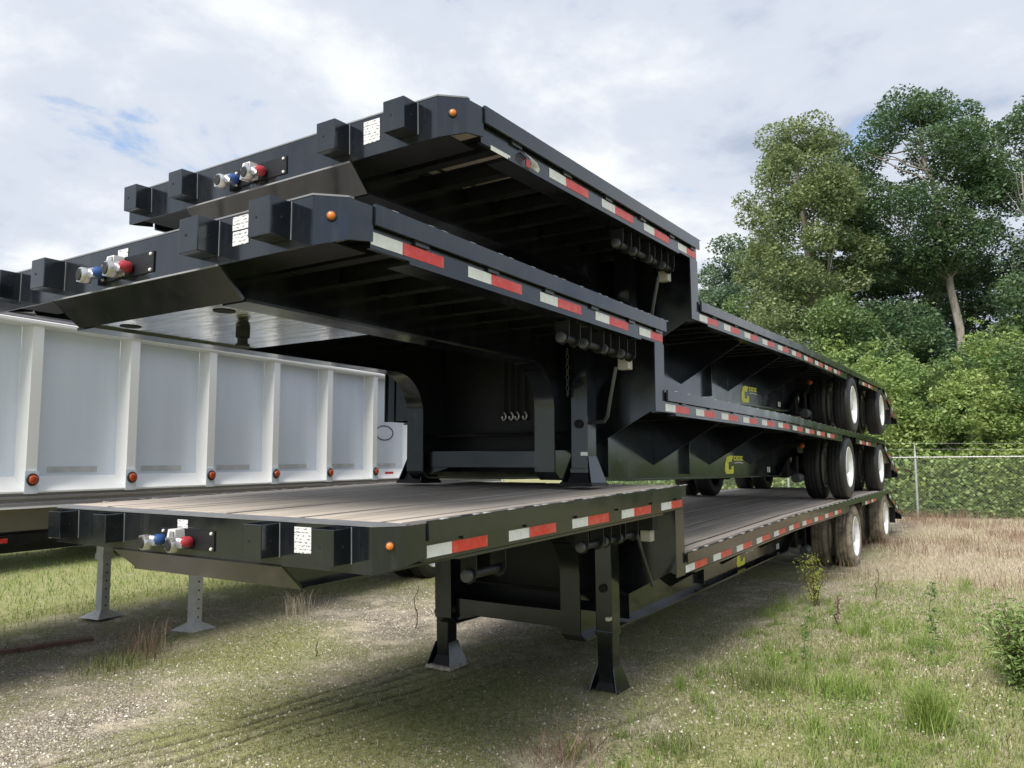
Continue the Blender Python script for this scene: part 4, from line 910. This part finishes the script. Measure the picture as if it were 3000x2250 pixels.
x, y = scatter(16000, g, (-4.5, 1.6), (-.3, 7), lambda x, y: .05 + .9 * sst(.48, .64, fbm(x, y, 141, 1.8, 3)), 1.3)
V, F_ = blades(x, y, g.uniform(.012, .05, len(x)), .0019, g, 2.2); o = np_mesh('dry_straw', V, F_, 'straw'); tag(o, 'scraps of dry straw on the gravel left of the stack', None, None, 'stuff')
# ---- single plants
def weed_leaves(t, g, h, n, size, mat, spread, low=.15):
    b = B(); tips = []
    for k in range(max(3, n // 60)):
        a = g.uniform(0, 6.28); q = (math.cos(a) * spread * g.uniform(.2, 1), math.sin(a) * spread * g.uniform(.2, 1), h * g.uniform(.6, 1)); limb(b, g, (0, 0, 0), q, .006, .002, 5, .3); tips.append(q)
    b.obj('stem', 'stalk_dark', t, 60)
    P_ = []
    for k in range(n):
        q = np.array(tips[g.integers(len(tips))]); f = g.uniform(low, 1.05); P_.append(q * f + g.normal(size=3) * spread * .22 * np.array([1, 1, .7]))
    V, F = leaf_quads(np.array(P_), size, g, .4, .32); np_mesh('leaves', V, F, mat, t)['kind'] = 'stuff'
def at_ground(name, label, cat, x, y, group=None): return thing(name, label, cat, (x, y, hz(x, y)), (0, 0, 0), group)
g = np.random.default_rng(202)
t = at_ground('leafy_weed', 'yellow green leafy weed beside the front wheel of the bottom trailer', 'weed', 1.42, 6.70); weed_leaves(t, g, .58, 700, .036, 'weed_yellow', .16)
t = at_ground('leafy_bush', 'bright green feathery bush at the right edge of the picture', 'bush', 3.36, 4.35); weed_leaves(t, g, .55, 4200, .045, 'leaf_bright', .28, .02)
def tuft(name, label, cat, x, y, n, h, mat, w=.003, lean=.75, rad=.05, group=None, part='blades'):
    t = at_ground(name, label, cat, x, y, group); gx = g.normal(size=n) * rad + x; gy = g.normal(size=n) * rad + y
    V, F = blades(gx, gy, g.uniform(.45, 1, n) * h, w, g, lean); V = V - np.array([x, y, hz(x, y)]); np_mesh(part, V, F, mat, t)['kind'] = 'stuff'; return t
tuft('grass_clump', 'big clump of long arching grass in the bottom right', 'grass clump', 2.84, 3.10, 420, .40, 'grass_bright', .003, 1.0, .055)
tuft('grass_clump', 'low green grass clump below the bottom trailer step', 'grass clump', 1.75, 3.45, 300, .20, 'grass', .0028, .8, .10)
tuft('grass_clump', 'green grass clump left of the big arching one', 'grass clump', 2.25, 3.55, 320, .22, 'grass_bright', .0028, .9, .12)
tuft('grass_clump', 'green grass clump at the bottom edge below the near landing leg', 'grass clump', 1.62, 2.05, 260, .13, 'grass', .0026, .9, .10)
tuft('dry_grass_clump', 'brown dry grass clump between the white trailer legs', 'dry grass', -3.30, 1.85, 75, .46, 'straw_brown', .0036, .8, .12, 'dry grass clumps', 'stalks')
tuft('dry_grass_clump', 'small pale dry grass clump under the bottom trailer nose', 'dry grass', -3.45, 3.75, 70, .36, 'straw', .0032, .6, .10, 'dry grass clumps', 'stalks')
tuft('grass_clump', 'green tuft at the foot of the brown dry clump', 'grass clump', -3.15, 1.50, 240, .15, 'grass', .003, .9, .14)
tuft('twig_pile', 'grey brown heap of dry twigs at the bottom edge right of the near leg', 'twigs', 1.18, 1.62, 90, .30, 'straw_brown', .003, 2.6, .10, None, 'twigs')
def stalk(name, label, x, y, h, mat, n_leaf, leafm, size, thick=.004):
    t = at_ground(name, label, 'weed', x, y, None); b = B(); limb(b, g, (0, 0, 0), (h * .06, h * .04, h), thick, thick * .5, 6, .5); b.obj('stem', mat, t, 60)
    if n_leaf:
        f = g.uniform(.1, 1, n_leaf); P_ = np.stack([h * .06 * f + g.normal(size=n_leaf) * size * .35, h * .04 * f + g.normal(size=n_leaf) * size * .35, h * f], -1)
        V, F = leaf_quads(P_, size, g, .2, .28); np_mesh('leaves', V, F, leafm, t)['kind'] = 'stuff'
    return t
stalk('seed_stalk', 'dark brown dock seed stalk standing alone right of the stack', 1.81, 5.81, .30, 'stalk_dark', 90, 'stalk_leaf' if False else 'straw_brown', .035, .008)
stalk('thin_weed', 'thin green weed left of the dark seed stalk', 1.89, 4.11, .48, 'leaf_mid', 60, 'leaf_mid', .05)
stalk('thin_weed', 'tall thin green weed behind the big grass clump', 2.70, 4.88, .62, 'leaf_mid', 70, 'leaf_mid', .055)
stalk('dead_stalk', 'thin dark dead stalk left of the far landing leg', -1.83, 3.86, .42, 'stalk_dark', 20, 'straw_brown', .03, .006)
stalk('dead_stalk', 'short dark dead twig in the gravel left of the legs', -1.87, 2.57, .13, 'stalk_dark', 8, 'straw_brown', .02, .006)
stalk('dead_stalk', 'dark dead stalk behind the seed stalk near the rear wheels', 1.95, 7.3, .36, 'stalk_dark', 20, 'straw_brown', .03, .006)
